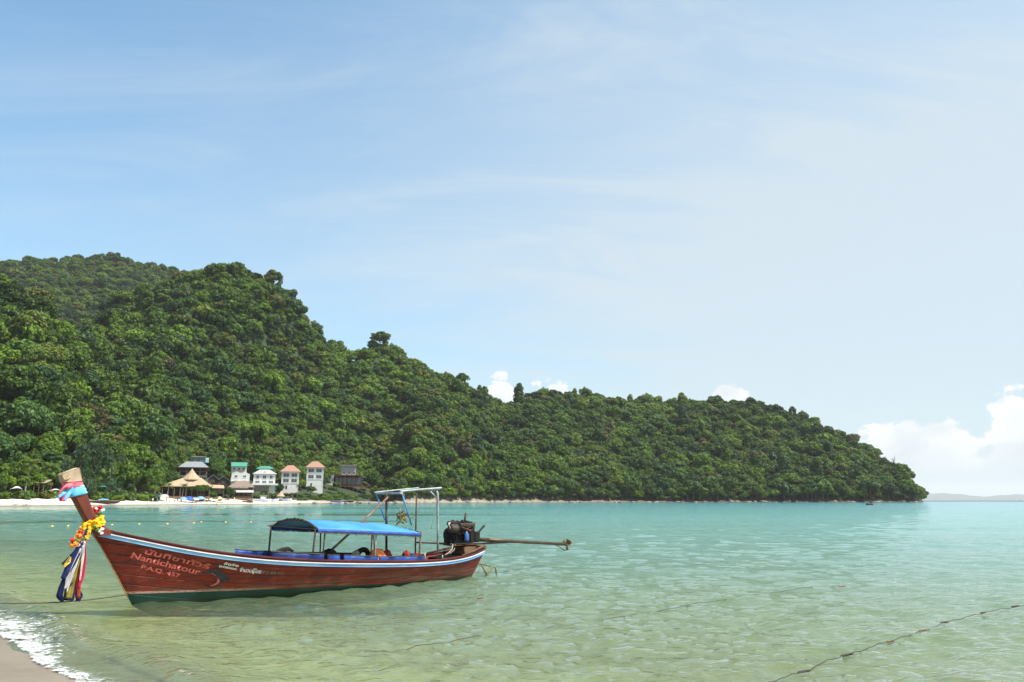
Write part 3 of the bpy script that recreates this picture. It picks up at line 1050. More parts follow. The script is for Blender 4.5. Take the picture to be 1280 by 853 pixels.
def mat_hull():
    m = bpy.data.materials.new('hull_paint')
    m.use_nodes = True
    w = NT(m.node_tree)
    b = w.n['Principled BSDF']
    oc = w.node('ShaderNodeTexCoord').outputs['Object']
    sp = w.node('ShaderNodeSeparateXYZ'); w.l.new(oc, sp.inputs[0])
    x, y, z = sp.outputs
    st = w.noise(w.mapping(oc, scale=(0.7, 1, 9)), 2.2, 6, 0.65)
    bl_ = w.noise(oc, 1.6, 5, 0.6)
    sc = w.noise(w.mapping(oc, scale=(1, 1, 3)), 12, 6, 0.75)
    red = w.mix(w.sstep(bl_, 0.3, 0.7), (0.110, 0.011, 0.006), (0.175, 0.019, 0.010))
    red = w.mix(w.math('MULTIPLY', w.sstep(st, 0.46, 0.66), 0.85), red, (0.055, 0.019, 0.012))
    red = w.mix(w.math('MULTIPLY', w.sstep(sc, 0.60, 0.70), 0.6), red, (0.26, 0.12, 0.075))
    pt = w.noise(w.mapping(oc, scale=(1, 1, 2), loc=(3, 1, 2)), 2.8, 6, 0.7)
    red = w.mix(w.math('MULTIPLY', w.sstep(pt, 0.50, 0.66), 0.5), red, (0.27, 0.048, 0.032))
    low = w.sstep(w.math('ADD', z, w.math('MULTIPLY', st, 0.25)), 0.52, 0.22)
    red = w.mix(w.math('MULTIPLY', w.math('MULTIPLY', low, w.sstep(st, 0.42, 0.62)), 0.7), red, (0.22, 0.14, 0.095))
    seam = w.math('PINGPONG', w.math('SUBTRACT', z, w.math('MULTIPLY', w.math('MULTIPLY', w.math('SUBTRACT', x, 4.5), w.math('SUBTRACT', x, 4.5)), 0.018)), 0.085)
    red = w.mix(w.math('MULTIPLY', w.sstep(seam, 0.012, 0.003), 0.6), red, (0.03, 0.012, 0.009))
    green = w.mix(w.sstep(bl_, 0.35, 0.7), (0.007, 0.030, 0.024), (0.013, 0.050, 0.038))
    line = w.math('SUBTRACT', 0.215, w.math('MULTIPLY', x, 0.028))
    dz = w.math('SUBTRACT', z, w.math('ADD', line, w.math('MULTIPLY', w.math('SUBTRACT', sc, 0.5), 0.03)))
    c = w.mix(w.sstep(dz, -0.004, 0.004), green, red)
    band = w.math('MULTIPLY', w.sstep(dz, -0.008, 0.0), w.sstep(dz, 0.045, 0.02))
    band = w.math('MULTIPLY', band, w.math('MULTIPLY', w.sstep(sc, 0.36, 0.52), w.sstep(x, 3.0, 0.8)))
    c = w.mix(w.math('MULTIPLY', band, 0.8), c, (0.50, 0.33, 0.28))
    scum = w.sstep(z, 0.075, 0.02)
    c = w.mix(w.math('MULTIPLY', scum, 0.7), c, (0.016, 0.022, 0.012))
    w.put(b.inputs['Base Color'], c)
    w.put(b.inputs['Roughness'], w.mix(st, 0.4, 0.65, 'FLOAT'))
    b.inputs['Specular IOR Level'].default_value = 0.25
    bp = w.node('ShaderNodeBump'); bp.inputs['Strength'].default_value = 0.7; bp.inputs['Distance'].default_value = 0.015
    # plank seams run along the hull
    wv = w.math('PINGPONG', w.math('SUBTRACT', z, w.math('MULTIPLY', w.math('MULTIPLY', w.math('SUBTRACT', x, 4.5), w.math('SUBTRACT', x, 4.5)), 0.018)), 0.085)
    w.put(bp.inputs['Height'], w.math('ADD', w.sstep(wv, 0.0, 0.012), w.math('MULTIPLY', st, 0.8)))
    w.l.new(bp.outputs[0], b.inputs['Normal'])
    return m


HULL = mat_hull()
MAROON = mat('maroon_paint', (0.10, 0.018, 0.016), 0.5, 0.4, var=0.5, vscale=5, stretch=(0.5, 2, 2))
RAILW = mat('white_rail_paint', (0.66, 0.66, 0.70), 0.45, 0.4, var=0.25, vscale=7, stretch=(0.3, 2, 2))
RAILB = mat('blue_rail_paint', (0.10, 0.30, 0.60), 0.42, 0.45, col2=(0.22, 0.45, 0.66), vscale=3, stretch=(0.35, 1, 1))
WOOD = mat('old_wood', (0.13, 0.075, 0.045), 0.8, 0.2, var=0.55, vscale=4, stretch=(0.4, 3, 3))
PROW = mat('prow_wood', (0.150, 0.032, 0.014), 0.42, 0.4, var=0.4, vscale=5, stretch=(1, 1, 0.3), bump=0.3, bscale=18)
STEMY = mat('yellow_stem_edge', (0.34, 0.19, 0.06), 0.6, 0.3, var=0.5, vscale=9)  # thin yellow-brown strip down the front of the stem
CANBLUE = mat('blue_canvas', (0.030, 0.175, 0.47), 0.5, 0.3, col2=(0.06, 0.25, 0.56), vscale=1.6, bump=0.6, bscale=2.5, trans=0.03)
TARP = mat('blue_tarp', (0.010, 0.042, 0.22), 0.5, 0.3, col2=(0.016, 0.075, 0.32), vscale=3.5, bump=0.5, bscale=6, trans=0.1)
CANTRIM = mat('frayed_trim', (0.10, 0.085, 0.07), 0.9, 0.1, var=0.5, vscale=30)
PIPE = mat('galvanised_pipe', (0.36, 0.38, 0.36), 0.5, 0.5, metal=0.35, var=0.45, vscale=9)
RUSTP = mat('rusty_pipe', (0.075, 0.052, 0.042), 0.75, 0.3, var=0.5, vscale=14)
BLUEP = mat('blue_pipe', (0.08, 0.27, 0.50), 0.5, 0.4, var=0.4, vscale=10)
BOARD = mat('grey_green_board', (0.33, 0.38, 0.36), 0.6, 0.3, var=0.4, vscale=6)
POLE = mat('bamboo_pole', (0.20, 0.13, 0.085), 0.7, 0.3, var=0.5, vscale=8)

boat = empty('longtail_boat', BOW, BRZ, 'red and green wooden longtail boat with blue canopy moored in shallow water', 'boat')

# hull shell
m = MB()
NX, NQ = 100, 22
xa = np.concatenate([np.linspace(X0 + 0.002, 0.8, 34)[:-1], np.linspace(0.8, L, NX - 33)])
qq = np.linspace(0, 1, NQ) ** 1.5
rows = []
for x_ in xa:
    zk, zt = float(zkeel(x_)), float(ztop(x_))
    near = [(x_, -float(hb(x_, zk + (zt - zk) * q)), zk + (zt - zk) * q) for q in qq[::-1]]
    far = [(x_, -p[1], p[2]) for p in near[::-1][1:]]
    rows.append(near + far)
m.grid(rows)
# transom
end = rows[-1]
cxy = (L, 0, 0.3)
o_ = len(m.v)
m.add([cxy] + end, [(0, i + 1, i + 2) for i in range(len(end) - 1)] + [(0, len(end), 1)])
hull = m.build('hull', HULL, boat, True)
sol = hull.modifiers.new('thick', 'SOLIDIFY'); sol.thickness = 0.035; sol.offset = 1 if False else -1

# gunwale cap, rub rail in two colours
def along(name, material, y_off, z0, z1, thick, x_from=None, x_to=None, dz=None):
    for sd in (-1, 1):
        mm = MB()
        rws = []
        for x_ in np.linspace((x_from if x_from is not None else X0 + 0.03), (x_to or L), 90):
            zz = float(zrail(x_))
            b0 = float(hb(x_, zz + (z0 + z1) / 2)) + y_off
            rws.append([(x_, sd * (b0), zz + z0), (x_, sd * (b0 + thick), zz + z0 + 0.004), (x_, sd * (b0 + thick), zz + z1 - 0.004), (x_, sd * (b0), zz + z1), (x_, sd * b0, zz + z0)])
        if sd > 0:
            rws = [r[::-1] for r in rws]
        mm.grid(rws)
        mm.add(rws[0][:4], [(0, 1, 2, 3)]); mm.add(rws[-1][:4], [(3, 2, 1, 0)])
        mm.build(name, material, boat, False)


along('white_rail', RAILW, -0.012, -0.022, 0.006, 0.042)
along('blue_rail', RAILB, -0.012, -0.080, -0.0225, 0.036)
along('gunwale', MAROON, -0.062, 0.036, 0.066, 0.075)

# inside: floor, thwarts, foredeck
mm = MB()
rws = []
for x_ in np.linspace(0.5, L - 0.05, 50):
    z_ = 0.10
    b_ = max(float(hb(x_, z_)) - 0.05, 0.02)
    rws.append([(x_, -b_, z_), (x_, 0, z_ - 0.01), (x_, b_, z_)])
mm.grid(rws); mm.build('floor_boards', WOOD, boat)
for x_ in (1.9, 3.2, 4.5, 5.8, 7.0):
    z_ = float(zrail(x_)) - 0.16
    b_ = float(hb(x_, z_)) - 0.02
    MB().box((x_, 0, z_), (0.24, 2 * b_, 0.04)).build('thwart', WOOD, boat, bevel=0.006)
mm = MB()
rws = []
for x_ in np.linspace(X0 + 0.12, 1.1, 24):
    z_ = float(zrail(x_)) + 0.02
    b_ = max(float(hb(x_, z_)) - 0.03, 0.01)
    rws.append([(x_, -b_, z_), (x_, 0, z_ + 0.03), (x_, b_, z_)])
mm.grid(rws); mm.build('foredeck', MAROON, boat)
x_ = L - 0.45
z_ = float(zrail(x_)) - 0.03
mm = MB()
rws = [[(a, -float(hb(a, float(zrail(a)) - 0.03)) + 0.03, float(zrail(a)) - 0.02), (a, float(hb(a, float(zrail(a)) - 0.03)) - 0.03, float(zrail(a)) - 0.02)] for a in np.linspace(L - 1.0, L - 0.02, 10)]
mm.grid(rws); mm.build('stern_deck', WOOD, boat)

# prow post: outline in the boat's middle plane
PL = [(118, 670), (114, 666), (107, 655), (101.6, 645), (95, 633), (89, 622), (80.5, 604), (78.5, 599)]
PR = [(98.5, 597), (101, 602), (108, 618), (113, 632), (118.4, 644.6), (124, 652), (130, 658.5), (150, 668)]
mm = MB()
nL = len(PL)
rws = []
for i in range(nL):
    a, c = bl(*PL[i]), bl(*PR[nL - 1 - i])
    h_ = 0.15 - 0.05 * i / (nL - 1) if i < 2 else 0.115 - 0.02 * i / nL
    ring = []
    for (f, yy) in ((0, 0.35), (0.06, 0.72), (0.2, 1), (0.8, 1), (0.95, 0.8), (1, 0.45), (1, -0.45), (0.95, -0.8), (0.8, -1), (0.2, -1), (0.06, -0.72), (0, -0.35)):
        p = a.lerp(c, f)
        ring.append((p.x, yy * h_, p.z))
    rws.append(ring + [ring[0]])
mm.grid(rws)
mm.add(rws[-1][:-1], [tuple(range(12))])
post = mm.build('prow_post', PROW, boat, False)
mm = MB()
pts_ = [bl(u, v) for u, v in ((84, 612), (89, 622), (95, 633), (101.6, 645), (107, 655), (114, 666), (125.5, 681.6), (143.8, 715.3), (160, 747))]
mm.tube([p + Vector((-0.004, 0, 0)) for p in pts_], [0.011] * 4 + [0.011] * 5, 6)
mm.build('stem_edge', STEMY, boat)

# lettering, projected on the near side of the hull
def on_hull(u, v, off=0.012):
    y_ = -0.3
    for _ in range(25):
        p = bl(u, v, y_)
        y_ = 0.5 * y_ + 0.5 * (-float(hb(p.x, p.z)) - off)
    p = bl(u, v, y_)
    return (p.x, y_, p.z)


def lettering(name, body, p0, p1, p3, material, shear=0.25):
    """text whose baseline runs p0-p1 (photo pixels) with cap height to p3"""
    cu = bpy.data.curves.new(name, 'FONT')
    cu.body = body
    cu.resolution_u = 3
    cu.offset = 0.022
    o = bpy.data.objects.new(name, cu)
    COL.objects.link(o)
    dg = bpy.context.evaluated_depsgraph_get()
    me = bpy.data.meshes.new_from_object(o.evaluated_get(dg))
    bpy.data.objects.remove(o)
    co = np.array([v.co[:] for v in me.vertices])
    if len(co) == 0:
        return None
    x0, x1 = co[:, 0].min(), co[:, 0].max()
    cap = 0.72
    P = [np.array(p, float) for p in (p0, p1, p3)]
    for i, c in enumerate(co):
        a = (c[0] + shear * c[1] * 0.5 - x0) / (x1 - x0)
        q = P[0] + (P[1] - P[0]) * a + (P[2] - P[0]) * (c[1] / cap)
        me.vertices[i].co = on_hull(q[0], q[1])
    me.materials.clear()
    me.materials.append(material)
    me.name = name
    return link(name, me, hull)


PINK = mat('faded_red_paint', (0.62, 0.12, 0.095), 0.6, 0.3, var=0.35, vscale=9)
WHITEP = mat('white_paint', (0.80, 0.78, 0.75), 0.6, 0.3, var=0.2, vscale=12)
FADEP = mat('faded_white_paint', (0.24, 0.16, 0.14), 0.6, 0.3, var=0.5, vscale=12)
DOLPH = mat('dolphin_grey', (0.045, 0.036, 0.05), 0.5, 0.3, var=0.5, vscale=6)
lettering('lettering', 'นันทิชาทัวร์', (180, 692), (261, 711.5), (181.5, 686), PINK)
lettering('lettering', 'Nantichatour', (163, 697.5), (249, 719), (165, 690), PINK)
lettering('lettering', 'P.A.Q. 457', (176, 710.5), (224, 722.5), (177, 705.5), PINK)
lettering('lettering', '๕๐๕๐', (280, 706), (298, 709), (280.6, 702.5), WHITEP)
lettering('lettering', 'อ๔๗๘๐๐', (273.5, 709), (295.5, 713), (274, 705.8), WHITEP)
lettering('lettering', 'จำนวนผู้โดย', (299.5, 714.5), (326, 717), (300, 710), WHITEP)
lettering('lettering', 'สาร ๑๒ คน', (327, 717), (354, 718.5), (327.4, 712.8), FADEP)


def decal(name, poly, material, off=0.012):
    import mathutils
    tris = mathutils.geometry.tessellate_polygon([[Vector((p[0], p[1], 0)) for p in poly]])
    mm = MB()
    mm.add([on_hull(u, v, off) for u, v in poly], [tuple(t) for t in tris])
    o = mm.build(name, material, hull)
    return o


decal('dolphin_emblem', [(255.5, 713.5), (259, 713.2), (263, 713), (266, 711.5), (270, 711.3), (274, 713), (278, 715.5), (281, 718.5), (284, 720.5), (288, 722), (287, 724.5), (287.8, 728), (283.5, 725.8), (279.5, 726.5), (277.5, 729.5), (274, 732.5), (269, 734.5), (263, 735), (257.5, 733), (255, 729.5), (257.5, 731), (262.5, 732), (267, 730.8), (270.5, 728), (271.8, 724.5), (270.5, 721), (267.5, 718.8), (262, 716.8), (258, 715.8)], DOLPH)
decal('dolphin_belly', [(262.5, 716), (266, 717), (269.5, 719.2), (271.2, 722), (274, 724.5), (274.6, 728), (271.5, 730.5), (266, 732.8), (261.5, 732.8), (266.5, 731.2), (270.6, 728.2), (272.2, 724.6), (270.6, 721), (267, 718.4)], PINK, 0.015)

# canopy
YW = 0.94
c_nf, c_na = bl(397, 661.5, -YW), bl(526, 667.0, -YW)
c_top = bl(369, 647.6, 0)
c_ff = bl(340, 656.5, YW)
ARCH = c_top.z - (c_nf.z + c_ff.z) / 2
print('BOAT len', L, 'canopy', c_nf, c_na, c_ff, 'arch', ARCH, 'rail', zrail(np.array([X0, 2, 4, 6, L])))
mm = MB()
rws, tr1 = [], []
xs2 = np.linspace(c_nf.x, c_na.x, 33)
def can_z(x_, s):
    t = (x_ - c_nf.x) / (c_na.x - c_nf.x)
    e = c_nf.z + (c_na.z - c_nf.z) * t
    sag = 0.022 * math.sin(t * math.pi * 4) ** 2
    arch = ARCH * (1 - 0.55 * max(0, (t - 0.80) / 0.20) ** 1.6)
    return e + (arch - sag) * (1 - abs(s) ** 2.3)
ss = np.linspace(-1, 1, 19)
for x_ in xs2:
    r_ = [(x_, YW * s, can_z(x_, s)) for s in ss]
    rws.append(r_)
mm.grid(rws)
can = mm.build('canopy', CANBLUE, boat, True)
so = can.modifiers.new('t', 'SOLIDIFY'); so.thickness = 0.008
for sd in (-1, 1):
    mm = MB()
    rws = []
    for i, x_ in enumerate(np.linspace(c_nf.x, c_na.x, 80)):
        z_ = can_z(x_, sd)
        rws.append([(x_, sd * (YW + 0.004), z_ + 0.006), (x_, sd * (YW + 0.02 + 0.006 * math.sin(i * 0.9)), z_ - 0.06 - 0.008 * math.sin(i * 1.7))])
    mm.grid(rws)
    va = mm.build('valance', TARP, can, True)
    so = va.modifiers.new('t', 'SOLIDIFY'); so.thickness = 0.006
    mm = MB()
    for i in range(70):
        x_ = c_nf.x + (c_na.x - c_nf.x) * (i + 0.5) / 70
        z_ = can_z(x_, sd) - 0.064
        mm.box((x_, sd * (YW + 0.022), z_ - random.uniform(0.0, 0.012)), (random.uniform(0.02, 0.05), 0.012, random.uniform(0.012, 0.04)))
    mm.build('fringe', CANTRIM, can)
for x_ in (c_nf.x, c_na.x):
    mm = MB()
    q_ = [(x_, YW * s, can_z(x_, s) - 0.004) for s in np.linspace(-1, 1, 21)]
    mm.tube(q_, 0.022, 6)
    for i in range(24):
        s = -0.97 + 1.94 * i / 23
        mm.box((x_ - 0.01, YW * s, can_z(x_, s) + random.uniform(-0.02, 0.015)), (0.03, 0.035, 0.04), random.uniform(0, 1))
    mm.build('canopy_hoop', CANTRIM, boat)
for f_ in (0.33, 0.66):
    x_ = c_nf.x + (c_na.x - c_nf.x) * f_
    mm = MB(); mm.tube([(x_, YW * s * 0.99, can_z(x_, s) - 0.025) for s in np.linspace(-1, 1, 17)], 0.014, 6)
    mm.build('canopy_hoop', RUSTP, boat)


def post_at(u, v0, v1, yl, r=0.017, material=RUSTP, name='canopy_post', lean=None):
    a, c = bl(u, v0, yl), bl(u, v1, yl)
    if lean:
        c = bl(lean, v1, yl)
    b_ = Vector((c.x, math.copysign(min(abs(yl), float(bg(c.x)) - 0.10), yl), float(zrail(c.x)) - 0.12))
    return MB().tube([a, b_], r, 8).build(name, material, boat, True)


YP = 0.90
post_at(339, 656, 692, YP, 0.022, lean=333.5)
post_at(394.5, 661, 694, -YP, 0.02, lean=392)
post_at(406.5, 661, 694, -YP, 0.016, RUSTP, lean=405)
post_at(465.5, 664, 694, -YP, 0.018, lean=464.5)
post_at(470.5, 664, 694, -YP, 0.014, PIPE, lean=469.5)
post_at(526.5, 664, 697, -YP, 0.022, POLE)
for f_ in (0.45, 1.0):
    x_ = c_nf.x + (c_na.x - c_nf.x) * f_
    MB().tube([(x_, YP, can_z(x_, 1)), (x_, float(bg(x_)) - 0.10, float(zrail(x_)) - 0.1)], 0.017, 8).build('canopy_post', RUSTP, boat, True)
mm = MB(); mm.tube([bl(335, 657.5, YP), bl(393, 662, -YP)], 0.012, 6); mm.build('tie_bar', RUSTP, boat)

# tall pipe gantry aft of the canopy
GY = 0.44
g_ff, g_nf, g_na = bl(470.5, 617.5, GY), bl(502.5, 616.2, -GY), bl(549, 611.8, -GY)
g_fa = Vector((g_na.x, GY, g_na.z + 0.01))
MB().tube([bl(483, 617, 0), bl(483, 694, 0)], 0.028, 8).build('gantry_post', RUSTP, boat, True)
q0, q1 = bl(540, 613.0, -GY * 0.6), bl(547, 616.0, -GY)
MB().tube([bl(536, 612.8, -GY * 0.3), q0, bl(545.2, 613.4, -GY * 0.92), q1, bl(547, 622, -GY), bl(547.2, 660, -GY), bl(547.2, 699, -GY)], [0.03] * 5 + [0.026] * 2, 8).build('gantry_post', PIPE, boat, True)
mm = MB()
mm.box((0, 0, 0), (0.10, 2 * GY + 0.1, 0.045)); mm.build('gantry_bar', BOARD, boat, bevel=0.006, loc=((g_ff.x + g_nf.x) / 2, 0, (g_ff.z + g_nf.z) / 2))
for a, c, wd in ((g_nf, g_na, 0.07), (Vector((g_ff.x, GY, g_ff.z)), g_fa, 0.05)):
    mm = MB(); mm.tube([a + Vector((-0.06, 0, 0.03)), (a + c) / 2 + Vector((0, 0, 0.035)), c + Vector((0.06, 0, 0.03))], wd / 2, 6, squash=0.8)
    mm.build('gantry_rail', BOARD, boat)
MB().tube([Vector((g_na.x, -GY, g_na.z)), g_fa], 0.025, 6).build('gantry_bar', PIPE, boat, True)
MB().tube([g_fa, (g_fa.x, GY, float(zrail(g_fa.x)) - 0.1)], 0.02, 6).build('gantry_post', RUSTP, boat, True)
MB().tube([bl(470.5, 618, GY), bl(481, 650, GY)], 0.018, 6).build('brace', BLUEP, boat, True)
MB().tube([bl(502.5, 617, -GY), bl(514.5, 657, -GY)], 0.018, 6).build('brace', BLUEP, boat, True)
MB().tube([bl(538, 614.5, -GY), bl(546.8, 624, -GY)], 0.018, 6).build('brace', PIPE, boat, True)
MB().tube([bl(489, 618, -0.05), bl(450, 655, -0.2), bl(413, 689, -0.35)], [0.022, 0.026, 0.028], 7).build('prop_pole', POLE, boat, True)
# cord hanging from the aft post
CORD = mat('cord', (0.22, 0.19, 0.15), 0.9, 0.1)
MB().tube([bl(545, 625, -GY), bl(543, 640, -GY), bl(540, 655, -GY), bl(539.5, 662, -GY)], [0.004, 0.004, 0.005, 0.014], 5).build('hanging_cord', CORD, boat)

# blue side tarp inside the near and far gunwale
def side_tarp(u0, u1, sd, top, name='side_tarp', material=TARP, seed=1):
    rr = random.Random(seed)
    mm = MB(); rws = []
    xa_, xb_ = bl(u0, 698, -0.7).x, bl(u1, 700, -0.7).x
    n_ = max(6, int((xb_ - xa_) / 0.05))
    for i in range(n_ + 1):
        x_ = xa_ + (xb_ - xa_) * i / n_
        b_ = float(bg(x_)) - 0.07
        fold = 0.010 * math.sin(i * 0.37 + seed) + 0.005 * math.sin(i * 1.1)
        zt_ = float(zrail(x_)) + top * (1 - 0.05 * math.sin(i * 0.13 + seed) ** 2)
        rws.append([(x_, sd * (b_ + fold * k), float(zrail(x_)) - 0.06 + (zt_ - float(zrail(x_)) + 0.06) * k / 4) for k in range(5)])
    mm.grid(rws)
    o = mm.build(name, material, boat, True)
    s_ = o.modifiers.new('t', 'SOLIDIFY'); s_.thickness = 0.005
    MB().tube([r[-1] for r in rws], 0.013, 5).build('tarp_edge', CANTRIM, o)
    return o


TARPD = mat('shaded_tarp', (0.006, 0.020, 0.105), 0.55, 0.3, col2=(0.010, 0.035, 0.16), vscale=3.5, bump=0.5, bscale=6)  # blue tarp with the shade at the bow end painted into its colour
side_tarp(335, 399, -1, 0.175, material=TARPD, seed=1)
side_tarp(402, 419, -1, 0.16, seed=2)
side_tarp(423, 466, -1, 0.16, seed=3)
side_tarp(468, 527, -1, 0.15, seed=5)
side_tarp(338, 500, 1, 0.15, seed=7)

# engine with its long tail shaft
ENG = mat('greasy_engine_metal', (0.004, 0.0035, 0.003), 0.6, 0.25, metal=0.0, col2=(0.013, 0.009, 0.007), vscale=9, bump=0.4, bscale=40)
ALU = mat('dull_aluminium', (0.06, 0.05, 0.038), 0.5, 0.4, metal=0.3, var=0.55, vscale=10)
RUST = mat('rust', (0.11, 0.045, 0.02), 0.85, 0.2, var=0.6, vscale=16)
SHAFT = mat('greased_shaft', (0.085, 0.055, 0.030), 0.45, 0.4, metal=0.3, var=0.6, vscale=7, stretch=(0.6, 2, 2))
BRASS = mat('worn_propeller', (0.30, 0.21, 0.10), 0.45, 0.5, metal=0.5, var=0.5, vscale=10)
JUG = mat('blue_plastic', (0.03, 0.10, 0.30), 0.4, 0.5)
HOSE = mat('pale_hose', (0.36, 0.33, 0.28), 0.6, 0.3, var=0.4, vscale=8)
def seg(u0, v0, u1, v1, w_, name, material, par, y=0.0, bev=0.02):
    a, c = bl(u0, v1, y), bl(u1, v0, y)
    return MB().box(((a.x + c.x) / 2, y, (a.z + c.z) / 2), (abs(c.x - a.x), w_, abs(c.z - a.z))).build(name, material, par, bevel=bev)


eng = seg(562, 661, 588, 679.8, 0.34, 'engine', ENG, boat, 0, 0.02)
seg(565, 652.5, 584, 661.5, 0.24, 'cylinder_head', ENG, eng)
seg(558.5, 671, 563, 679.5, 0.26, 'sump', ENG, eng)
seg(585, 658.5, 590.5, 666, 0.2, 'manifold_block', ENG, eng)
for k_ in range(5):
    seg(563.5 + 4.6 * k_, 663, 566 + 4.6 * k_, 677, 0.38, 'cylinder_fin', ENG, eng, 0, 0.01)
seg(571.5, 653.5, 590.5, 659.5, 0.26, 'valve_cover', ALU, eng, -0.06, 0.03)
for i in range(5):
    seg(573 + i * 3.3, 652.2, 574.2 + i * 3.3, 654.2, 0.2, 'bolt_rib', ENG, eng, -0.06, 0.004)
q = bl(560.5, 669, 0)
MB().lathe([(0.02, -0.06), (0.16, -0.06), (0.175, -0.04), (0.175, 0.03), (0.14, 0.045), (0.10, 0.05), (0.09, 0.09), (0.02, 0.09)], 20, q, Matrix.Rotation(-math.pi / 2, 3, 'Y')).build('flywheel', ENG, eng, False, 0.006)
q = bl(567, 661, -0.22)
MB().lathe([(0.02, -0.12), (0.10, -0.12), (0.115, -0.09), (0.115, 0.09), (0.09, 0.12), (0.02, 0.12)], 14, q, Matrix.Rotation(math.pi / 2, 3, 'Y')).build('alternator', ALU, eng, False, 0.004)
q = bl(565, 654.5, -0.12)
MB().lathe([(0.02, -0.05), (0.13, -0.05), (0.14, 0.0), (0.12, 0.05), (0.02, 0.06)], 14, q).build('air_filter', ENG, eng, False, 0.004)
MB().tube([bl(566, 664, -0.22), bl(562, 660, -0.25), bl(561, 655, -0.2), bl(565, 652.5, -0.12)], 0.028, 7).build('radiator_hose', HOSE, eng, True)
MB().tube([bl(577, 660, -0.23), bl(583, 662, -0.25), bl(588, 664, -0.2)], 0.035, 7).build('exhaust_manifold', RUST, eng, True)
MB().tube([bl(580.5, 656, 0.05), bl(581.2, 650, 0.05), bl(582.2, 641.5, 0.05)], [0.03, 0.026, 0.026], 8).build('exhaust_pipe', RUST, eng, True)
MB().tube([bl(594, 673, -0.1), bl(597.5, 666, -0.1), bl(605.3, 657.4, -0.1)], [0.022, 0.026, 0.03], 7).build('control_lever', ENG, eng, True)
seg(588, 664, 595, 678, 0.34, 'gearbox', ENG, eng, 0, 0.03)
q = bl(583, 671, -0.26)
MB().lathe([(0.005, -0.11), (0.06, -0.11), (0.065, -0.08), (0.065, 0.06), (0.03, 0.10), (0.025, 0.13), (0.005, 0.13)], 12, q).build('coolant_jug', JUG, eng, True)
for k_ in range(9):
    g_ = random.Random(40 + k_)
    u0_, v0_ = g_.uniform(560, 572), g_.uniform(655, 676)
    u1_, v1_ = g_.uniform(576, 592), g_.uniform(655, 678)
    yy_ = -0.20 - g_.uniform(0.0, 0.05)
    MB().tube([bl(u0_, v0_, yy_ + 0.06), bl((u0_ * 2 + u1_) / 3, min(v0_, v1_) - g_.uniform(-1, 4), yy_), bl((u0_ + 2 * u1_) / 3, (v0_ + v1_) / 2 + g_.uniform(-2, 3), yy_ - 0.02), bl(u1_, v1_, yy_ + 0.06)], g_.uniform(0.009, 0.022), 6).build('engine_hose', g_.choice((ENG, RUST, HOSE, ENG)), eng, True)
for k_ in range(4):
    q = bl(566 + 6 * k_, 651.8 + (k_ % 2), 0.02 - 0.05 * (k_ % 2))
    MB().lathe([(0.01, -0.05), (0.05, -0.05), (0.055, 0.0), (0.04, 0.035), (0.012, 0.04)], 10, q).build('injector_cap', ENG, eng, True)
seg(561, 679.5, 596, 682.5, 0.44, 'engine_frame', RUST, boat, 0, 0.008)
a, c = bl(573, 683, 0), bl(589, 683, 0)
zd = float(zrail(L - 0.3))
mm = MB()
mm.add([(a.x, -0.2, a.z), (c.x, -0.2, a.z), (c.x, 0.2, a.z), (a.x, 0.2, a.z), (a.x - 0.02, -0.3, zd - 0.04), (c.x + 0.05, -0.26, zd - 0.04), (c.x + 0.05, 0.26, zd - 0.04), (a.x - 0.02, 0.3, zd - 0.04)], [(0, 1, 2, 3), (0, 4, 5, 1), (1, 5, 6, 2), (2, 6, 7, 3), (3, 7, 4, 0), (4, 7, 6, 5)])
mm.build('engine_mount', WOOD, boat, bevel=0.02)
q = bl(582, 684, 0)
MB().lathe([(0.01, -0.10), (0.12, -0.10), (0.10, -0.02), (0.07, 0.0), (0.07, 0.07), (0.01, 0.07)], 14, q).build('pivot', ENG, boat, True)
MB().tube([bl(519.5, 678.2, 0.0), bl(545, 679.0, 0.0), bl(562, 680.5, 0.0)], [0.02, 0.024, 0.03], 8).build('tiller', RUSTP, boat, True)
sh = MB().tube([bl(592, 674.3, 0), bl(634, 676.6, 0), bl(704.5, 680.3, 0)], [0.055, 0.05, 0.042], 10).build('tail_shaft', SHAFT, boat, True)
seg(594, 677, 634, 681.2, 0.09, 'shaft_bracket', ENG, sh, 0, 0.008)
seg(604, 672.6, 611, 675, 0.10, 'shaft_bracket', RUST, sh, 0, 0.008)
q = bl(706.5, 680.5, 0)
pr = MB()
pr.tube([(0, 0, 0), (0.08, 0, 0), (0.20, 0, -0.03)], [0.05, 0.055, 0.02], 8)
for k in range(3):
    a_ = 2.094 * k + 0.35
    d1 = Vector((0, math.cos(a_), math.sin(a_))); d2 = Vector((0, -math.sin(a_), math.cos(a_)))
    bl_pts = []
    for (rr_, ww, tw) in ((0.03, 0.03, 0.02), (0.08, 0.075, 0.04), (0.14, 0.08, 0.045), (0.17, 0.04, 0.03)):
        bl_pts.append([Vector((0.06, 0, 0)) + d1 * rr_ - d2 * ww + Vector((-tw, 0, 0)), Vector((0.075, 0, 0)) + d1 * rr_, Vector((0.06, 0, 0)) + d1 * rr_ + d2 * ww + Vector((tw, 0, 0))])
    pr.grid(bl_pts)
po = pr.build('propeller', BRASS, sh, True, loc=q)
s_ = po.modifiers.new('t', 'SOLIDIFY'); s_.thickness = 0.012
MB().tube([bl(694, 681, 0), bl(700.5, 684.5, 0), bl(706, 688.5, 0), bl(709, 686.8, 0), bl(709.5, 683, 0)], 0.012, 6).build('propeller_guard', SHAFT, sh, True)
MB().tube([bl(566, 681, -0.15), bl(565, 687, -0.2), bl(560, 692, -0.25), bl(556, 694, -0.28)], 0.014, 6).build('fuel_hose', HOSE, eng, True)
MB().tube([bl(569, 681, -0.15), bl(567.5, 688, -0.2), bl(562, 692.5, -0.25)], 0.011, 6).build('fuel_hose', HOSE, eng, True)

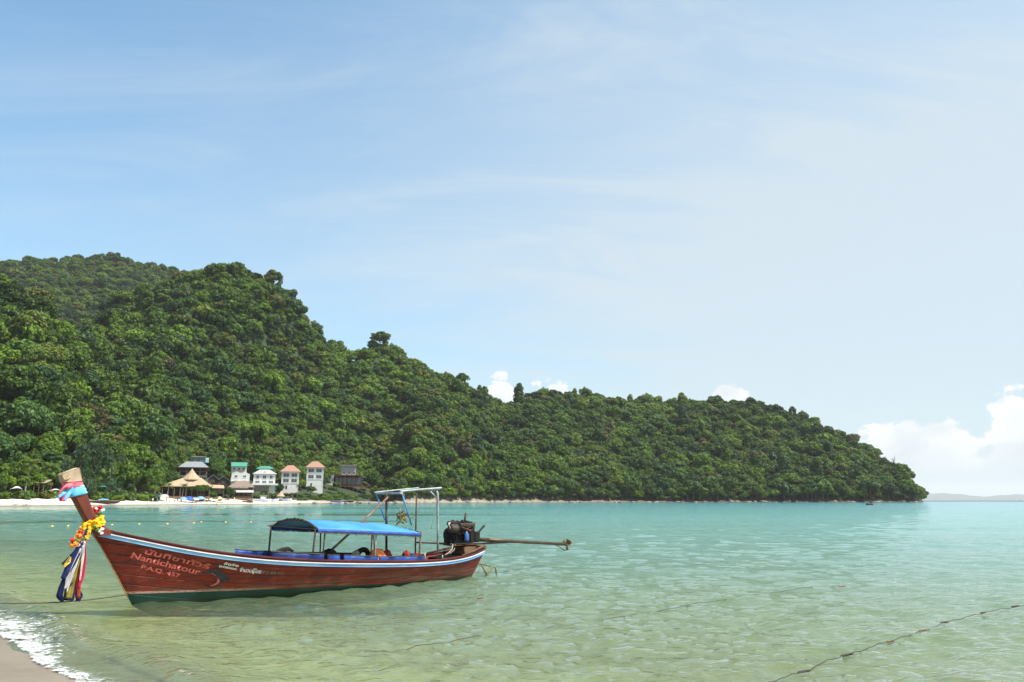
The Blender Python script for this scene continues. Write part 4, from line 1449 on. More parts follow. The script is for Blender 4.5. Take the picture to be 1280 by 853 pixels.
# stern: knees of the transom, boarding ladder, rope loop
LAD = mat('yellow_weedy_metal', (0.22, 0.19, 0.06), 0.7, 0.3, var=0.6, vscale=12)
YS = -0.33
mm = MB()
mm.tube([bl(592, 703.5, YS), bl(606, 706.3, YS), bl(613, 707.6, YS), bl(610.5, 712.5, YS), bl(608, 717.5, YS), bl(605, 712, YS), bl(602, 706.5, YS)], 0.020, 6)
mm.build('boarding_ladder', LAD, boat, True)
mm = MB(); mm.tube([bl(607, 719.5, YS), bl(611, 714.5, YS), bl(615.5, 710, YS), bl(618.3, 709, YS), bl(620, 713, YS), bl(621, 722.5, YS)], 0.020, 6)
mm.build('ladder_hoop', LAD, boat, True)
MB().tube([bl(604.5, 689, YS), bl(605.5, 693, YS), bl(602.5, 697, YS), bl(602, 703, YS), bl(600, 711, YS), bl(597, 717, YS)], 0.008, 5).build('stern_line', HOSE, boat, True)
MB().tube([bl(602, 703, YS), bl(604, 711, YS), bl(606, 717.5, YS)], 0.008, 5).build('stern_line', HOSE, boat, True)
mm = MB()
zt_ = float(ztop(L))
mm.box((L - 0.03, 0, zt_ + 0.015), (0.09, 2 * float(bg(L)) + 0.06, 0.09)); mm.build('transom_cap', WOOD, boat, bevel=0.01)
for sd in (-1, 1):
    MB().tube([(L - 1.0, sd * (float(bg(L - 1.0)) - 0.02), float(ztop(L - 1.0)) + 0.02), (L - 0.5, sd * (float(bg(L - 0.5)) - 0.02), float(ztop(L - 0.5)) + 0.05), (L, sd * (float(bg(L)) - 0.03), zt_ + 0.06)], [0.02, 0.03, 0.034], 7).build('stern_rail', WOOD, boat, True)
MB().tube([bl(553, 703, -0.5), bl(553, 694, -0.5)], 0.016, 6).build('stanchion', PIPE, boat, True)
MB().tube([bl(531, 703, -0.6), bl(531, 692, -0.6)], 0.018, 6).build('stanchion', PIPE, boat, True)

# ------------------------------------------------------------------ things lying in the boat
def cloth_heap(name, u0, u1, v0, v1, yl, wy, material, label, cat, seed):
    a, c = bl(u0, v1, yl), bl(u1, v0, yl)
    mid = Vector(((a.x + c.x) / 2, yl, 0))
    base = float(zrail(mid.x)) - 0.16
    hx, hz_ = (c.x - a.x) / 2 * 1.2, c.z - base + 0.02
    rr = np.random.default_rng(seed)
    mm = MB(); rws = []
    n1, n2 = 14, 22
    for i in range(n1 + 1):
        th = math.pi / 2 * i / n1
        row = []
        for j in range(n2 + 1):
            ph = 2 * math.pi * j / n2
            w_ = 1 + 0.13 * math.sin(3 * ph + seed) * math.sin(th) + 0.10 * math.sin(5 * ph + 4 * th + seed) + 0.07 * math.sin(9 * th + 2 * ph)
            row.append((hx * math.cos(th) * math.cos(ph) * w_, wy * math.cos(th) * math.sin(ph) * w_, hz_ * (math.sin(th) ** 0.5) * (0.9 + 0.1 * w_)))
        rws.append(row)
    mm.grid(rws)
    mm.add(rws[0][:-1], [tuple(range(n2))[::-1]])
    o = mm.build(name, material, None, True, loc=to_w((mid.x, yl, base)), rz=BRZ)
    tag(o, label, cat)
    return o


BLACKC = mat('black_sheet', (0.012, 0.012, 0.014), 0.5, 0.4, var=0.4, vscale=8)
ORANGE = mat('orange_cloth', (0.90, 0.22, 0.06), 0.75, 0.2, col2=(0.92, 0.32, 0.14), vscale=7)
DKRED = mat('dark_red_cloth', (0.30, 0.035, 0.03), 0.8, 0.2, var=0.5, vscale=7)
NAVY = mat('navy_cloth', (0.012, 0.018, 0.10), 0.75, 0.25, var=0.5, vscale=8)
PALEC = mat('pale_sack', (0.34, 0.36, 0.30), 0.85, 0.2, var=0.3, vscale=7)
RUBBER = mat('black_rubber', (0.014, 0.014, 0.015), 0.7, 0.3, bump=0.5, bscale=30)
cloth_heap('black_bundle', 401, 421, 687, 694, -0.45, 0.16, BLACKC, 'black covered bundle lying in the boat beside the canopy post', 'bundle', 3)
cloth_heap('orange_life_jacket', 463, 480, 686.8, 694, -0.60, 0.16, ORANGE, 'bright orange life jacket lying on the boat seat', 'life jacket', 4)
cloth_heap('red_cloth_heap', 479, 489, 688.2, 694, -0.58, 0.12, DKRED, 'small dark red cloth heap next to the orange life jacket', 'cloth', 5)
cloth_heap('pale_sack', 440, 450, 689, 694.5, -0.44, 0.10, PALEC, 'pale small sack leaning against the black tyre in the boat', 'sack', 6)
b_ = cloth_heap('red_and_navy_bag', 504, 512, 689, 696, -0.46, 0.12, DKRED, 'red and navy bag by the aft canopy post of the boat', 'bag', 7)
mm = MB(); mm.blob((0.16, 0, 0.22), (0.12, 0.12, 0.13), 12, 8, 0.12, 4); k_ = mm.build('navy_flap', NAVY, b_, True)
mm = MB(); mm.blob((0.32, 0.02, 0.20), (0.10, 0.11, 0.15), 12, 8, 0.12, 5); k_ = mm.build('red_pocket', DKRED, b_, True)
def tyre(u0, u1, v_top, yl, label, tilt):
    a, c = bl(u0, v_top, yl), bl(u1, v_top, yl)
    r_ = (c.x - a.x) / 2
    mm = MB()
    rws = []
    for i in range(29):
        t_ = 2 * math.pi * i / 28
        row = []
        for j in range(9):
            q_ = 2 * math.pi * j / 8
            rr_ = r_ - 0.06 + 0.06 * math.cos(q_)
            row.append((rr_ * math.cos(t_), 0.065 * math.sin(q_), rr_ * math.sin(t_)))
        rws.append(row)
    mm.grid(rws)
    o = mm.build('fender_tyre', RUBBER, None, True, loc=to_w(((a.x + c.x) / 2, yl, a.z - r_)))
    o.rotation_euler = (tilt, 0, BRZ)
    return tag(o, label, 'tyre')


tyre(443, 463.5, 684.3, -0.30, 'black rubber tyre standing in the boat beside the pale sack', 0.15)
tyre(471, 480, 686.4, -0.20, 'small black tyre ring behind the orange life jacket', 0.1)
q = bl(350, 688.5, 0.2)
mm = MB(); mm.tube([Vector((0, 0, 0)), Vector((0.12, 0, 0.03)), Vector((0.3, 0.02, 0.05)), Vector((0.42, 0, 0))], [0.03, 0.05, 0.045, 0.02], 7)
o = mm.build('coiled_rope', CORD, None, True, loc=to_w((bl(345, 690, 0.3).x, 0.3, float(zrail(2.5)) + 0.10)), rz=BRZ)
tag(o, 'small dark rope coil on the far gunwale under the canopy front', 'rope')
MB().tube([Vector((0.05, 0, -0.26)), Vector((0.1, 0, -0.02))], 0.03, 6).build('rope_tail', CORD, o)
# weedy net bundle hung from the gantry
q = bl(503, 647, -0.15)
nt = MB()
NET = mat('yellow_fishing_net', (0.30, 0.25, 0.09), 0.9, 0.1, col2=(0.12, 0.12, 0.08), vscale=14)
for k in range(60):
    g_ = np.random.default_rng(k)
    a_ = g_.normal(0, [0.10, 0.07, 0.06]); b2_ = a_ + g_.normal(0, 0.07, 3)
    nt.tube([Vector(a_), Vector((a_ + b2_) / 2) + Vector((0, 0, 0.02)), Vector(b2_)], 0.011, 4)
nt.blob((0, 0, -0.02), (0.10, 0.07, 0.06), 9, 6, 0.3, 3)
o = nt.build('net_bundle', NET, None, True, loc=to_w(q), rz=BRZ)
tag(o, 'tangled yellowish net bundle hanging above the blue canopy', 'net')
qt = bl(505.5, 617, -0.15) - q
MB().tube([(0, 0, 0.03), (qt.x * 0.6, 0, qt.z * 0.5), (qt.x, 0, qt.z)], 0.009, 5).build('net_cord', CORD, o)

# ------------------------------------------------------------------ offerings tied to the prow
BEIGE = mat('beige_cloth', (0.42, 0.33, 0.22), 0.85, 0.15, var=0.25, vscale=6, bump=0.3, bscale=12)
PINKC = mat('pink_cloth', (0.62, 0.07, 0.13), 0.7, 0.2, col2=(0.72, 0.20, 0.24), vscale=8, trans=0.1)
SKYC = mat('sky_blue_cloth', (0.08, 0.42, 0.75), 0.65, 0.25, col2=(0.22, 0.58, 0.85), vscale=7, trans=0.1)
YELF = mat('marigold', (0.80, 0.42, 0.012), 0.7, 0.2, col2=(0.88, 0.56, 0.03), vscale=14, trans=0.1)
REDF = mat('red_flower', (0.60, 0.025, 0.03), 0.7, 0.2, var=0.3, vscale=14)
ORF = mat('orange_flower', (0.85, 0.28, 0.03), 0.7, 0.2, var=0.2, vscale=14)
WHF = mat('white_flower', (0.75, 0.70, 0.68), 0.7, 0.2)
GRF = mat('green_leaf', (0.10, 0.26, 0.04), 0.6, 0.3, var=0.4, vscale=12)


def l2w_obj(o):
    o.location = to_w(o.location)
    o.rotation_euler.z = BRZ
    return o


# cap of folded cloth over the post head
capp = [bl(u, v) for u, v in ((78.6, 603.8), (74.8, 593.6), (85.5, 588.6), (96.6, 584.6), (98.3, 592), (100.2, 601.0))]
cc = sum((p for p in capp), Vector()) / len(capp)
mm = MB()
rws = []
for k, yy in enumerate((-0.125, -0.135, -0.05, 0.05, 0.135, 0.125)):
    sc_ = 0.93 if k in (0, 5) else 1.0
    rws.append([tuple((p - cc) * sc_ + Vector((0.0, yy, 0.006 * math.sin(3 * i + k)))) for i, p in enumerate(capp)] )
rws = [r + [r[0]] for r in rws]
mm.grid(rws)
mm.add(rws[0][:-1], [tuple(range(6))]); mm.add(rws[-1][:-1], [tuple(range(6))[::-1]])
cap = mm.build('folded_cloth', BEIGE, None, False, bevel=0.008, loc=cc)
l2w_obj(cap)
tag(cap, 'beige folded cloth cap on top of the wooden prow', 'cloth')
mm = MB()
a, c = bl(80, 601.5, -0.14) - cc, bl(88.5, 595.5, -0.14) - cc
mm.tube([a, (a + c) / 2 + Vector((0, -0.012, 0)), c], [0.016, 0.02, 0.008], 6); mm.build('cloth_fold', BEIGE, cap, True)
a, c = bl(76, 593.4, -0.1) - cc, bl(96, 585.4, -0.1) - cc
mm = MB(); mm.tube([a, (a + c) / 2, c], [0.014, 0.016, 0.014], 6); mm.build('cloth_fold', BEIGE, cap, True)


def wrap(uL, vL, uR, vR, uL2, vL2, uR2, vR2, half, material, name, par, seed, puff=0.03, org=None):
    """cloth wound round the post between two lines across it (photo pixels in the middle plane)"""
    mm = MB(); rws = []
    n_ = 28
    for k in range(8):
        f = k / 7
        a = bl(uL + (uL2 - uL) * f, vL + (vL2 - vL) * f); c = bl(uR + (uR2 - uR) * f, vR + (vR2 - vR) * f)
        mid, hv = (a + c) / 2, (c - a) / 2
        row = []
        for j in range(n_ + 1):
            t_ = 2 * math.pi * j / n_
            sq = 1 / max(abs(math.cos(t_)), abs(math.sin(t_))) ** 0.6
            w_ = 1 + puff * math.sin(math.pi * f) + 0.05 * math.sin(k * 2.1 + seed + 1.3 * math.sin(t_)) * (0.5 + 0.5 * math.sin(2 * t_ + seed))
            p = mid + hv * (math.cos(t_) * sq * w_) + Vector((0, half * math.sin(t_) * sq * w_, 0))
            row.append(tuple(p - org))
        rws.append(row)
    mm.grid(rws)
    o = mm.build(name, material, par, True)
    s_ = o.modifiers.new('t', 'SOLIDIFY'); s_.thickness = 0.012; s_.offset = 1
    return o


so_ = bl(92, 614)
sash = empty('knotted_cloth', to_w(so_), BRZ, 'pink and sky blue cloth sash knotted round the prow', 'sash')
wrap(77.5, 604, 100.5, 600.5, 80, 611, 104, 607.5, 0.125, PINKC, 'pink_band', sash, 1, org=so_)
wrap(80.5, 610.5, 104, 606.5, 86, 622, 108.5, 617, 0.122, SKYC, 'blue_band', sash, 2.5, org=so_)
def ribbon(name, par, pts_px, widths, yl, material, org, seed, fold=0.035, n=26):
    """hanging strip of cloth: centre line and width traced in pixels"""
    P = [bl(u, v, yl) for u, v in pts_px]
    mm = MB(); rws = []
    K = len(P)
    for i in range(n + 1):
        t_ = i / n * (K - 1)
        k = min(int(t_), K - 2); f = t_ - k
        c = P[k].lerp(P[k + 1], f)
        w_ = (widths[k] * (1 - f) + widths[k + 1] * f)
        dr_ = (P[k + 1] - P[k]).normalized()
        sdv = Vector((-dr_.z, 0, dr_.x))
        row = []
        for j in range(9):
            s = j / 4 - 1
            row.append(tuple(c + sdv * (w_ / 2 * s) + Vector((0, (fold * math.sin(2.6 * s + seed + i * 0.12) + 0.45 * fold * math.sin(6.5 * s + 2 * seed + i * 0.2)) * (0.4 + 0.6 * i / n), 0)) - org))
        rws.append(row)
    mm.grid(rws)
    o = mm.build(name, material, par, True)
    s_ = o.modifiers.new('t', 'SOLIDIFY'); s_.thickness = 0.003
    return o


ribbon('sash_end', sash, [(86, 607), (82, 613), (79, 620), (77.5, 627)], [0.10, 0.16, 0.18, 0.06], -0.17, PINKC, so_, 0.3, 0.05)
ribbon('sash_end', sash, [(85, 608), (79, 614), (74.5, 619.5), (72.5, 623)], [0.08, 0.10, 0.08, 0.03], -0.15, SKYC, so_, 1.3, 0.04)
ribbon('sash_end', sash, [(87.5, 609), (86.5, 615), (83.5, 621), (80, 626)], [0.08, 0.09, 0.07, 0.02], -0.19, SKYC, so_, 2.3, 0.04)
mm = MB(); mm.blob(tuple(bl(87, 608.5, -0.16) - so_), (0.075, 0.06, 0.06), 12, 8, 0.12, 8); mm.build('knot', PINKC, sash, True)


def flowers(name, par, pts_l, r, material, seed, org, jitter=0.02, n_each=1, squash=0.8):
    rr = random.Random(seed)
    mm = MB()
    for p in pts_l:
        for _ in range(n_each):
            q_ = Vector(p) - org + Vector((rr.gauss(0, jitter), rr.gauss(0, jitter), rr.gauss(0, jitter)))
            mm.blob(q_, (r * rr.uniform(0.8, 1.15), r * rr.uniform(0.8, 1.15), r * squash), 8, 5, 0.42, rr.randint(0, 999))
    return mm.build(name, material, par, False)


go_ = bl(116, 655)
gar = empty('flower_garland', to_w(go_), BRZ, 'yellow marigold garland tied round the prow post', 'garland')
ring = []
a, c = bl(107.5, 659), bl(127.5, 650.5)
mid, hv = (a + c) / 2, (c - a) / 2
for lay, off in enumerate((-0.035, 0.02, 0.07)):
    up = Vector((-hv.z, 0, hv.x)).normalized()
    if up.z < 0: up = -up
    for j in range(44):
        t_ = 2 * math.pi * j / 44 + lay * 0.09
        ring.append(mid + hv * (math.cos(t_) * 1.03) + Vector((0, 0.165 * math.sin(t_), 0)) + up * off)
flowers('marigold_ring', gar, ring, 0.030, YELF, 1, go_, 0.012)
loop = []
for k in range(44):
    f = k / 43
    path = [(108, 656), (101, 663), (96, 670), (95, 678), (99, 677), (106, 675), (110, 668), (111, 660)]
    t_ = f * (len(path) - 1); i = min(int(t_), len(path) - 2); g_ = t_ - i
    loop.append(bl(path[i][0] * (1 - g_) + path[i + 1][0] * g_, path[i][1] * (1 - g_) + path[i + 1][1] * g_, -0.17))
flowers('marigold_loop', gar, loop + loop, 0.027, YELF, 2, go_, 0.016)
flowers('red_flowers', gar, [bl(u, v, -0.2) for u, v in ((100, 664), (102, 667), (99, 669), (101, 671), (90.5, 675), (92, 677), (89.5, 677))], 0.036, REDF, 3, go_, 0.012)
flowers('orange_flowers', gar, [bl(u, v, -0.2) for u, v in ((89, 681.5), (92, 682.5), (94.5, 680.5), (90, 683.5), (96, 681))], 0.042, ORF, 4, go_, 0.012)
flowers('white_flowers', gar, [bl(u, v, -0.2) for u, v in ((99, 681), (97, 672), (101, 674), (126, 662), (124, 664), (127.5, 664.5))], 0.03, WHF, 5, go_, 0.012)
flowers('green_leaves', gar, [bl(u, v, -0.2) for u, v in ((96, 675), (98, 677.5), (103, 672), (94, 673), (117, 660), (121, 661))], 0.03, GRF, 6, go_, 0.014)
po_ = bl(121, 638)
pos_ = empty('flower_posy', to_w(po_), BRZ, 'small red flower posy tucked behind the prow post', 'flowers')
flowers('red_petals', pos_, [bl(u, v, 0.02) for u, v in ((115, 637.5), (118, 639.5), (121, 638), (123, 636), (124.5, 634.8), (117, 636.5), (120, 641))], 0.042, REDF, 7, po_, 0.012)
flowers('pale_petals', pos_, [bl(u, v, 0.0) for u, v in ((114.5, 635.5), (128, 638.5), (129, 637.5), (119, 637), (116.5, 641))], 0.026, WHF, 8, po_, 0.012)
flowers('leaves', pos_, [bl(u, v, 0.02) for u, v in ((120, 642.5), (123, 641.5), (127, 641), (118, 643), (121, 645))], 0.03, GRF, 9, po_, 0.014)

ro_ = bl(100, 690, -0.2)
rib = empty('ribbon_bundle', to_w(ro_), BRZ, 'navy, white, olive and red ribbons hanging from the prow to the water', 'ribbons')
WHITEC = mat('white_cloth', (0.62, 0.60, 0.58), 0.75, 0.2, var=0.3, vscale=7, trans=0.15)
OLIVE = mat('olive_cloth', (0.26, 0.22, 0.045), 0.8, 0.2, var=0.5, vscale=6, trans=0.1)
REDC = mat('red_cloth', (0.42, 0.055, 0.03), 0.75, 0.2, col2=(0.52, 0.10, 0.06), vscale=6, trans=0.1)
CRIM = mat('crimson_cloth', (0.45, 0.015, 0.07), 0.75, 0.2, var=0.3, vscale=6, trans=0.1)
GOLDC = mat('yellow_cloth', (0.70, 0.52, 0.08), 0.75, 0.2, var=0.3, vscale=7, trans=0.1)
VDARK = mat('dark_blue_cloth', (0.010, 0.012, 0.055), 0.75, 0.2, var=0.4, vscale=7)
ribbon('navy_ribbon', rib, [(109, 661), (106, 672), (99, 686), (88, 697), (78.5, 706)], [0.05, 0.07, 0.10, 0.08, 0.05], -0.20, NAVY, ro_, 0.2)
ribbon('navy_ribbon', rib, [(103, 676), (96, 690), (87, 708), (79, 724)], [0.07, 0.13, 0.13, 0.06], -0.24, NAVY, ro_, 1.2)
ribbon('navy_ribbon', rib, [(80, 722), (76.5, 735), (75, 745), (79, 751.5)], [0.05, 0.09, 0.10, 0.06], -0.25, VDARK, ro_, 2.2)
ribbon('white_ribbon', rib, [(101, 686), (93, 705), (86, 724), (80, 736)], [0.03, 0.06, 0.08, 0.05], -0.26, WHITEC, ro_, 0.7)
ribbon('white_ribbon', rib, [(104, 682), (97, 700), (91, 718), (84, 741)], [0.03, 0.05, 0.07, 0.06], -0.25, WHITEC, ro_, 3.7)
ribbon('yellow_ribbon', rib, [(88, 696), (85, 702), (81, 706), (80, 709)], [0.03, 0.07, 0.06, 0.04], -0.23, GOLDC, ro_, 1.1)
ribbon('olive_ribbon', rib, [(101, 692), (93, 712), (89, 728), (87, 748)], [0.04, 0.09, 0.14, 0.16], -0.22, OLIVE, ro_, 1.9, 0.05)
ribbon('dark_ribbon', rib, [(92, 728), (87, 740), (85, 751)], [0.06, 0.15, 0.17], -0.235, VDARK, ro_, 0.4, 0.04)
ribbon('red_ribbon', rib, [(104, 678), (99, 700), (96.5, 722), (97.5, 748)], [0.05, 0.12, 0.13, 0.06], -0.21, REDC, ro_, 0.9, 0.04)
ribbon('red_ribbon', rib, [(105.5, 676), (105, 700), (102.5, 720), (98.5, 735)], [0.05, 0.08, 0.10, 0.05], -0.23, CRIM, ro_, 2.9, 0.04)
ribbon('white_ribbon', rib, [(106, 677), (104, 695), (101.5, 712), (99.5, 726)], [0.03, 0.05, 0.04, 0.03], -0.26, WHITEC, ro_, 4.2)
ribbon('navy_ribbon', rib, [(98, 738), (99, 745), (97.5, 752)], [0.06, 0.10, 0.06], -0.22, NAVY, ro_, 1.0)

# mooring rope from the stem to the beach
ROPE = mat('mooring_rope', (0.10, 0.085, 0.06), 0.9, 0.1, var=0.4, vscale=20)
pa = to_w(bl(160, 743.5))
pb = on_z(0, 754.3, 0.24)
pc = pb + (pb - pa) * 0.9
pc.z = float(ground(np.array([pc.x]), np.array([pc.y]))[0]) + 0.02
mm = MB()
pp = [pa + (pb - pa) * (i / 20) - Vector((0, 0, 0.05 * math.sin(math.pi * i / 20))) for i in range(21)] + [pb.lerp(pc, i / 8) for i in range(1, 9)]
mm.tube([p - pc for p in pp], 0.011, 6)
o = mm.build('mooring_rope', ROPE, None, True, loc=pc)
tag(o, 'thin mooring rope running from the boat stem to the beach', 'rope')

# ------------------------------------------------------------------ the village on the far beach
def gz(x, y):
    return float(ground(np.array([float(x)]), np.array([float(y)]))[0])


def spot(u, d, v=None):
    """ground point at photo column u and distance d; height from row v when given"""
    if d < 400:
        d = vd(u, d)
    p = at_y(u, HORIZON if v is None else v, 1.0)
    a = math.atan2(p.x, p.y)
    x_, y_ = d * math.sin(a), d * math.cos(a)
    z_ = gz(x_, y_) if v is None else CAM_H + (p.z - CAM_H) / math.hypot(p.x, p.y) * d
    return Vector((x_, y_, z_)), -a


def PX(d, u=300):
    return vd(u, d) / 1060.0     # metres per photo pixel at village distance d


WHITEW = mat('white_render', (0.60, 0.59, 0.57), 0.8, 0.2, var=0.12, vscale=0.8)
CREAMW = mat('cream_render', (0.62, 0.57, 0.50), 0.8, 0.2, var=0.15, vscale=0.8)
GREYW = mat('grey_render', (0.30, 0.30, 0.31), 0.8, 0.2, var=0.25, vscale=0.8)
TILER = mat('terracotta_tiles', (0.34, 0.19, 0.14), 0.75, 0.2, var=0.25, vscale=3, stretch=(3, 3, 1))
SLATE = mat('grey_roof_sheets', (0.22, 0.23, 0.25), 0.65, 0.3, var=0.25, vscale=1.5)
GREYR = mat('pale_grey_tiles', (0.36, 0.35, 0.34), 0.75, 0.2, var=0.25, vscale=1.5)
GREENR = mat('green_roof_sheets', (0.06, 0.25, 0.17), 0.6, 0.3, var=0.2, vscale=1.2)
TEALW = mat('teal_paint', (0.03, 0.20, 0.18), 0.6, 0.3, var=0.2, vscale=1.2)
THATCH = mat('thatch', (0.42, 0.32, 0.22), 0.95, 0.1, col2=(0.30, 0.21, 0.135), vscale=2.5, stretch=(1, 1, 4), bump=0.6, bscale=10)
BROWNR = mat('brown_shingles', (0.235, 0.18, 0.145), 0.9, 0.1, var=0.3, vscale=2)
DARKW = mat('dark_timber', (0.055, 0.042, 0.035), 0.8, 0.2, var=0.4, vscale=2)
TIMBER = mat('timber', (0.20, 0.135, 0.085), 0.8, 0.2, var=0.4, vscale=2)
REDT = mat('red_stained_timber', (0.20, 0.07, 0.05), 0.8, 0.2, var=0.4, vscale=2)
GLASS = mat('window_glass', (0.03, 0.045, 0.05), 0.08, 0.6)
FRAME = mat('window_frame', (0.62, 0.62, 0.60), 0.6, 0.3)
SHADEC = mat('awning_cloth', (0.70, 0.70, 0.68), 0.7, 0.2, trans=0.1)
STONEW = mat('stone_wall', (0.24, 0.21, 0.17), 0.9, 0.2, var=0.5, vscale=1.6, bump=0.6, bscale=4)


def hip(m_, w, dp, z, h, over=0.6, ridge=0.3):
    """hipped roof on a w x dp plan with its eaves at z"""
    a, b = w / 2 + over, dp / 2 + over
    r = max((w - dp) / 2, 0) * 1.0 + ridge * 0.5
    m_.add([(-a, -b, z), (a, -b, z), (a, b, z), (-a, b, z), (-r, 0, z + h), (r, 0, z + h), (-a, -b, z - 0.14), (a, -b, z - 0.14), (a, b, z - 0.14), (-a, b, z - 0.14)],
           [(0, 1, 5, 4), (1, 2, 5), (2, 3, 4, 5), (3, 0, 4), (6, 7, 1, 0), (7, 8, 2, 1), (8, 9, 3, 2), (9, 6, 0, 3), (9, 8, 7, 6)])


def window(par, x_, y_, z_, w, h, bars=2, fr=FRAME, face=-1):
    """window on the wall facing -y: glass pane set back, frame and mullions proud"""
    t = 0.10
    win = MB()
    win.box((x_, y_ + face * 0.03, z_ + h / 2 - t / 2), (w, 0.10, t)).box((x_, y_ + face * 0.03, z_ - h / 2 + t / 2), (w, 0.10, t))
    for s in (-1, 1):
        win.box((x_ + s * (w / 2 - t / 2), y_ + face * 0.03, z_), (t, 0.10, h - 2 * t))
    for k in range(1, bars):
        win.box((x_ - w / 2 + w * k / bars, y_ + face * 0.02, z_), (0.08, 0.08, h - 2 * t))
    win.box((x_, y_ + face * 0.07, z_ - h / 2 - 0.05), (w + 0.3, 0.22, 0.08))
    wo = win.build('window', fr, par)
    MB().box((x_, y_ + face * 0.012, z_), (w - 2 * t, 0.04, h - 2 * t)).build('pane', GLASS, wo)
    return wo


def rail_fence(par, x0, x1, y_, z_, h=1.0, material=TIMBER, step=1.2, name='railing'):
    m_ = MB()
    m_.box(((x0 + x1) / 2, y_, z_ + h), (x1 - x0, 0.08, 0.08)).box(((x0 + x1) / 2, y_, z_ + h * 0.5), (x1 - x0, 0.05, 0.05))
    n_ = max(2, int((x1 - x0) / step))
    for k in range(n_ + 1):
        m_.box((x0 + (x1 - x0) * k / n_, y_, z_ + h / 2 - 0.02), (0.07, 0.07, h))
    return m_.build(name, material, par)


# 1 thatched beach restaurant
D1 = 262; k1 = PX(D1, 232)
p, rz = spot(232, D1, 621)
t = empty('thatched_restaurant', p, rz, 'large thatched restaurant with two tiered peaked roof behind the parasols', 'building')
W1, DP1 = 58 * k1, 12.0
e = (621 - 608.5) * k1
roof = MB()
a, b = W1 / 2, DP1 / 2
zt1 = e + (608.5 - 598.5) * k1
roof.add([(-a, -b, e), (a, -b, e - 0.1), (a, b, e), (-a, b, e), (-a * 0.12, -b * 0.30, zt1), (a * 0.55, -b * 0.30, zt1), (a * 0.55, b * 0.3, zt1), (-a * 0.12, b * 0.3, zt1), (-a, -b, e - 0.3), (a, -b, e - 0.4), (a, b, e - 0.3), (-a, b, e - 0.3)],
         [(0, 1, 5, 4), (1, 2, 6, 5), (2, 3, 7, 6), (3, 0, 4, 7), (4, 5, 6, 7), (8, 9, 1, 0), (9, 10, 2, 1), (10, 11, 3, 2), (11, 8, 0, 3), (11, 10, 9, 8)])
rf = roof.build('roof', THATCH, t)
up = MB()
cx1 = (237 - 232) * k1
up.lathe([(11.5 * k1, zt1 - 0.9), (9.5 * k1, zt1 + 0.1), (5.2 * k1, zt1 + 4.3 * k1), (2.2 * k1, zt1 + 8.0 * k1), (0.6 * k1, zt1 + 10.5 * k1), (0.1, zt1 + 11 * k1)], 10, (cx1, 0, 0)); up.build('roof_peak', THATCH, rf)
for i in range(9):
    x_ = -W1 / 2 * 0.9 + W1 * 0.9 * i / 8
    MB().box((x_, -DP1 / 2 * 0.9, (e - 0.3) / 2 - 0.6), (0.28, 0.28, e + 0.9)).build('post', TIMBER, t)
MB().box((0, 2.0, e / 2 - 0.6), (W1 * 0.9, 0.3, e + 0.8)).build('back_wall', DARKW, t)
MB().box((0, 0, -0.35), (W1 * 0.92, DP1 * 0.92, 1.0)).build('floor', TIMBER, t)
MB().box((W1 * 0.3, -1.5, 0.65), (4.0, 0.9, 1.1)).build('counter', REDT, t, bevel=0.05)
# lean-to to the right
lr = MB()
lr.add([(W1 / 2 - 2, -5, e - 0.7), (W1 / 2 + 5.5, -5, e - 0.9), (W1 / 2 + 5.5, 3, e + 0.6), (W1 / 2 - 2, 3, e + 0.8)], [(0, 1, 2, 3)])
lo = lr.build('side_roof', THATCH, t); so = lo.modifiers.new('t', 'SOLIDIFY'); so.thickness = 0.25
MB().box((W1 / 2 + 5.2, -4.7, (e - 0.9) / 2 - 0.5), (0.2, 0.2, e)).build('post', TIMBER, t)

# 2 grey pavilion above it
D2 = 303; k2 = PX(D2, 241)
p, rz = spot(241, D2, 598)
t = empty('hillside_pavilion', p, rz, 'open pavilion with dark grey hipped roof above the thatched restaurant', 'building')
w2, d2 = 30 * k2, 8.0
e = (598 - 585) * k2
m_ = MB(); hip(m_, w2, d2, e, 7 * k2, 1.0, 6 * k2); m_.build('roof', SLATE, t)
for i in range(5):
    MB().box((-w2 / 2 + w2 * i / 4, -d2 / 2, e / 2 - 3.0), (0.32, 0.32, e + 6.0)).build('post', TIMBER, t)
MB().box((0, 0, 0.0), (w2 + 0.8, d2 + 0.8, 0.35)).build('floor', DARKW, t)
MB().box((0, d2 / 2 - 0.4, e / 2), (w2, 0.25, e - 0.4)).build('back_wall', DARKW, t)
rail_fence(t, -w2 / 2, w2 / 2, -d2 / 2 - 0.2, 0.2, 1.0, WHITEW)
MB().box((0, -d2 / 2 + 0.4, e * 0.62), (w2, 0.2, 0.3)).build('beam', TIMBER, t)

# 3 teal building
D3 = 332; k3 = PX(D3, 248)
p, rz = spot(248, D3, 579)
t = empty('teal_house', p, rz, 'teal house with pale flat roof edge high above the grey pavilion', 'building')
MB().box((0, 0, 3.2 * k3 - 3), (15 * k3, 6, 6.4 * k3 + 6)).build('wall', TEALW, t)
MB().box((0, -0.3, 7.1 * k3), (17 * k3, 7.2, 0.35)).build('roof', GREYR, t)
for s in (-1, 1):
    window(t, s * 3.6 * k3, -3.0, 4 * k3, 4 * k3, 2.6 * k3)
MB().box((9.5 * k3, -0.5, 3.0 * k3), (4 * k3, 4, 6 * k3)).build('water_tank', mat('pale_blue_tank', (0.35, 0.5, 0.6), 0.5), t, bevel=0.3)

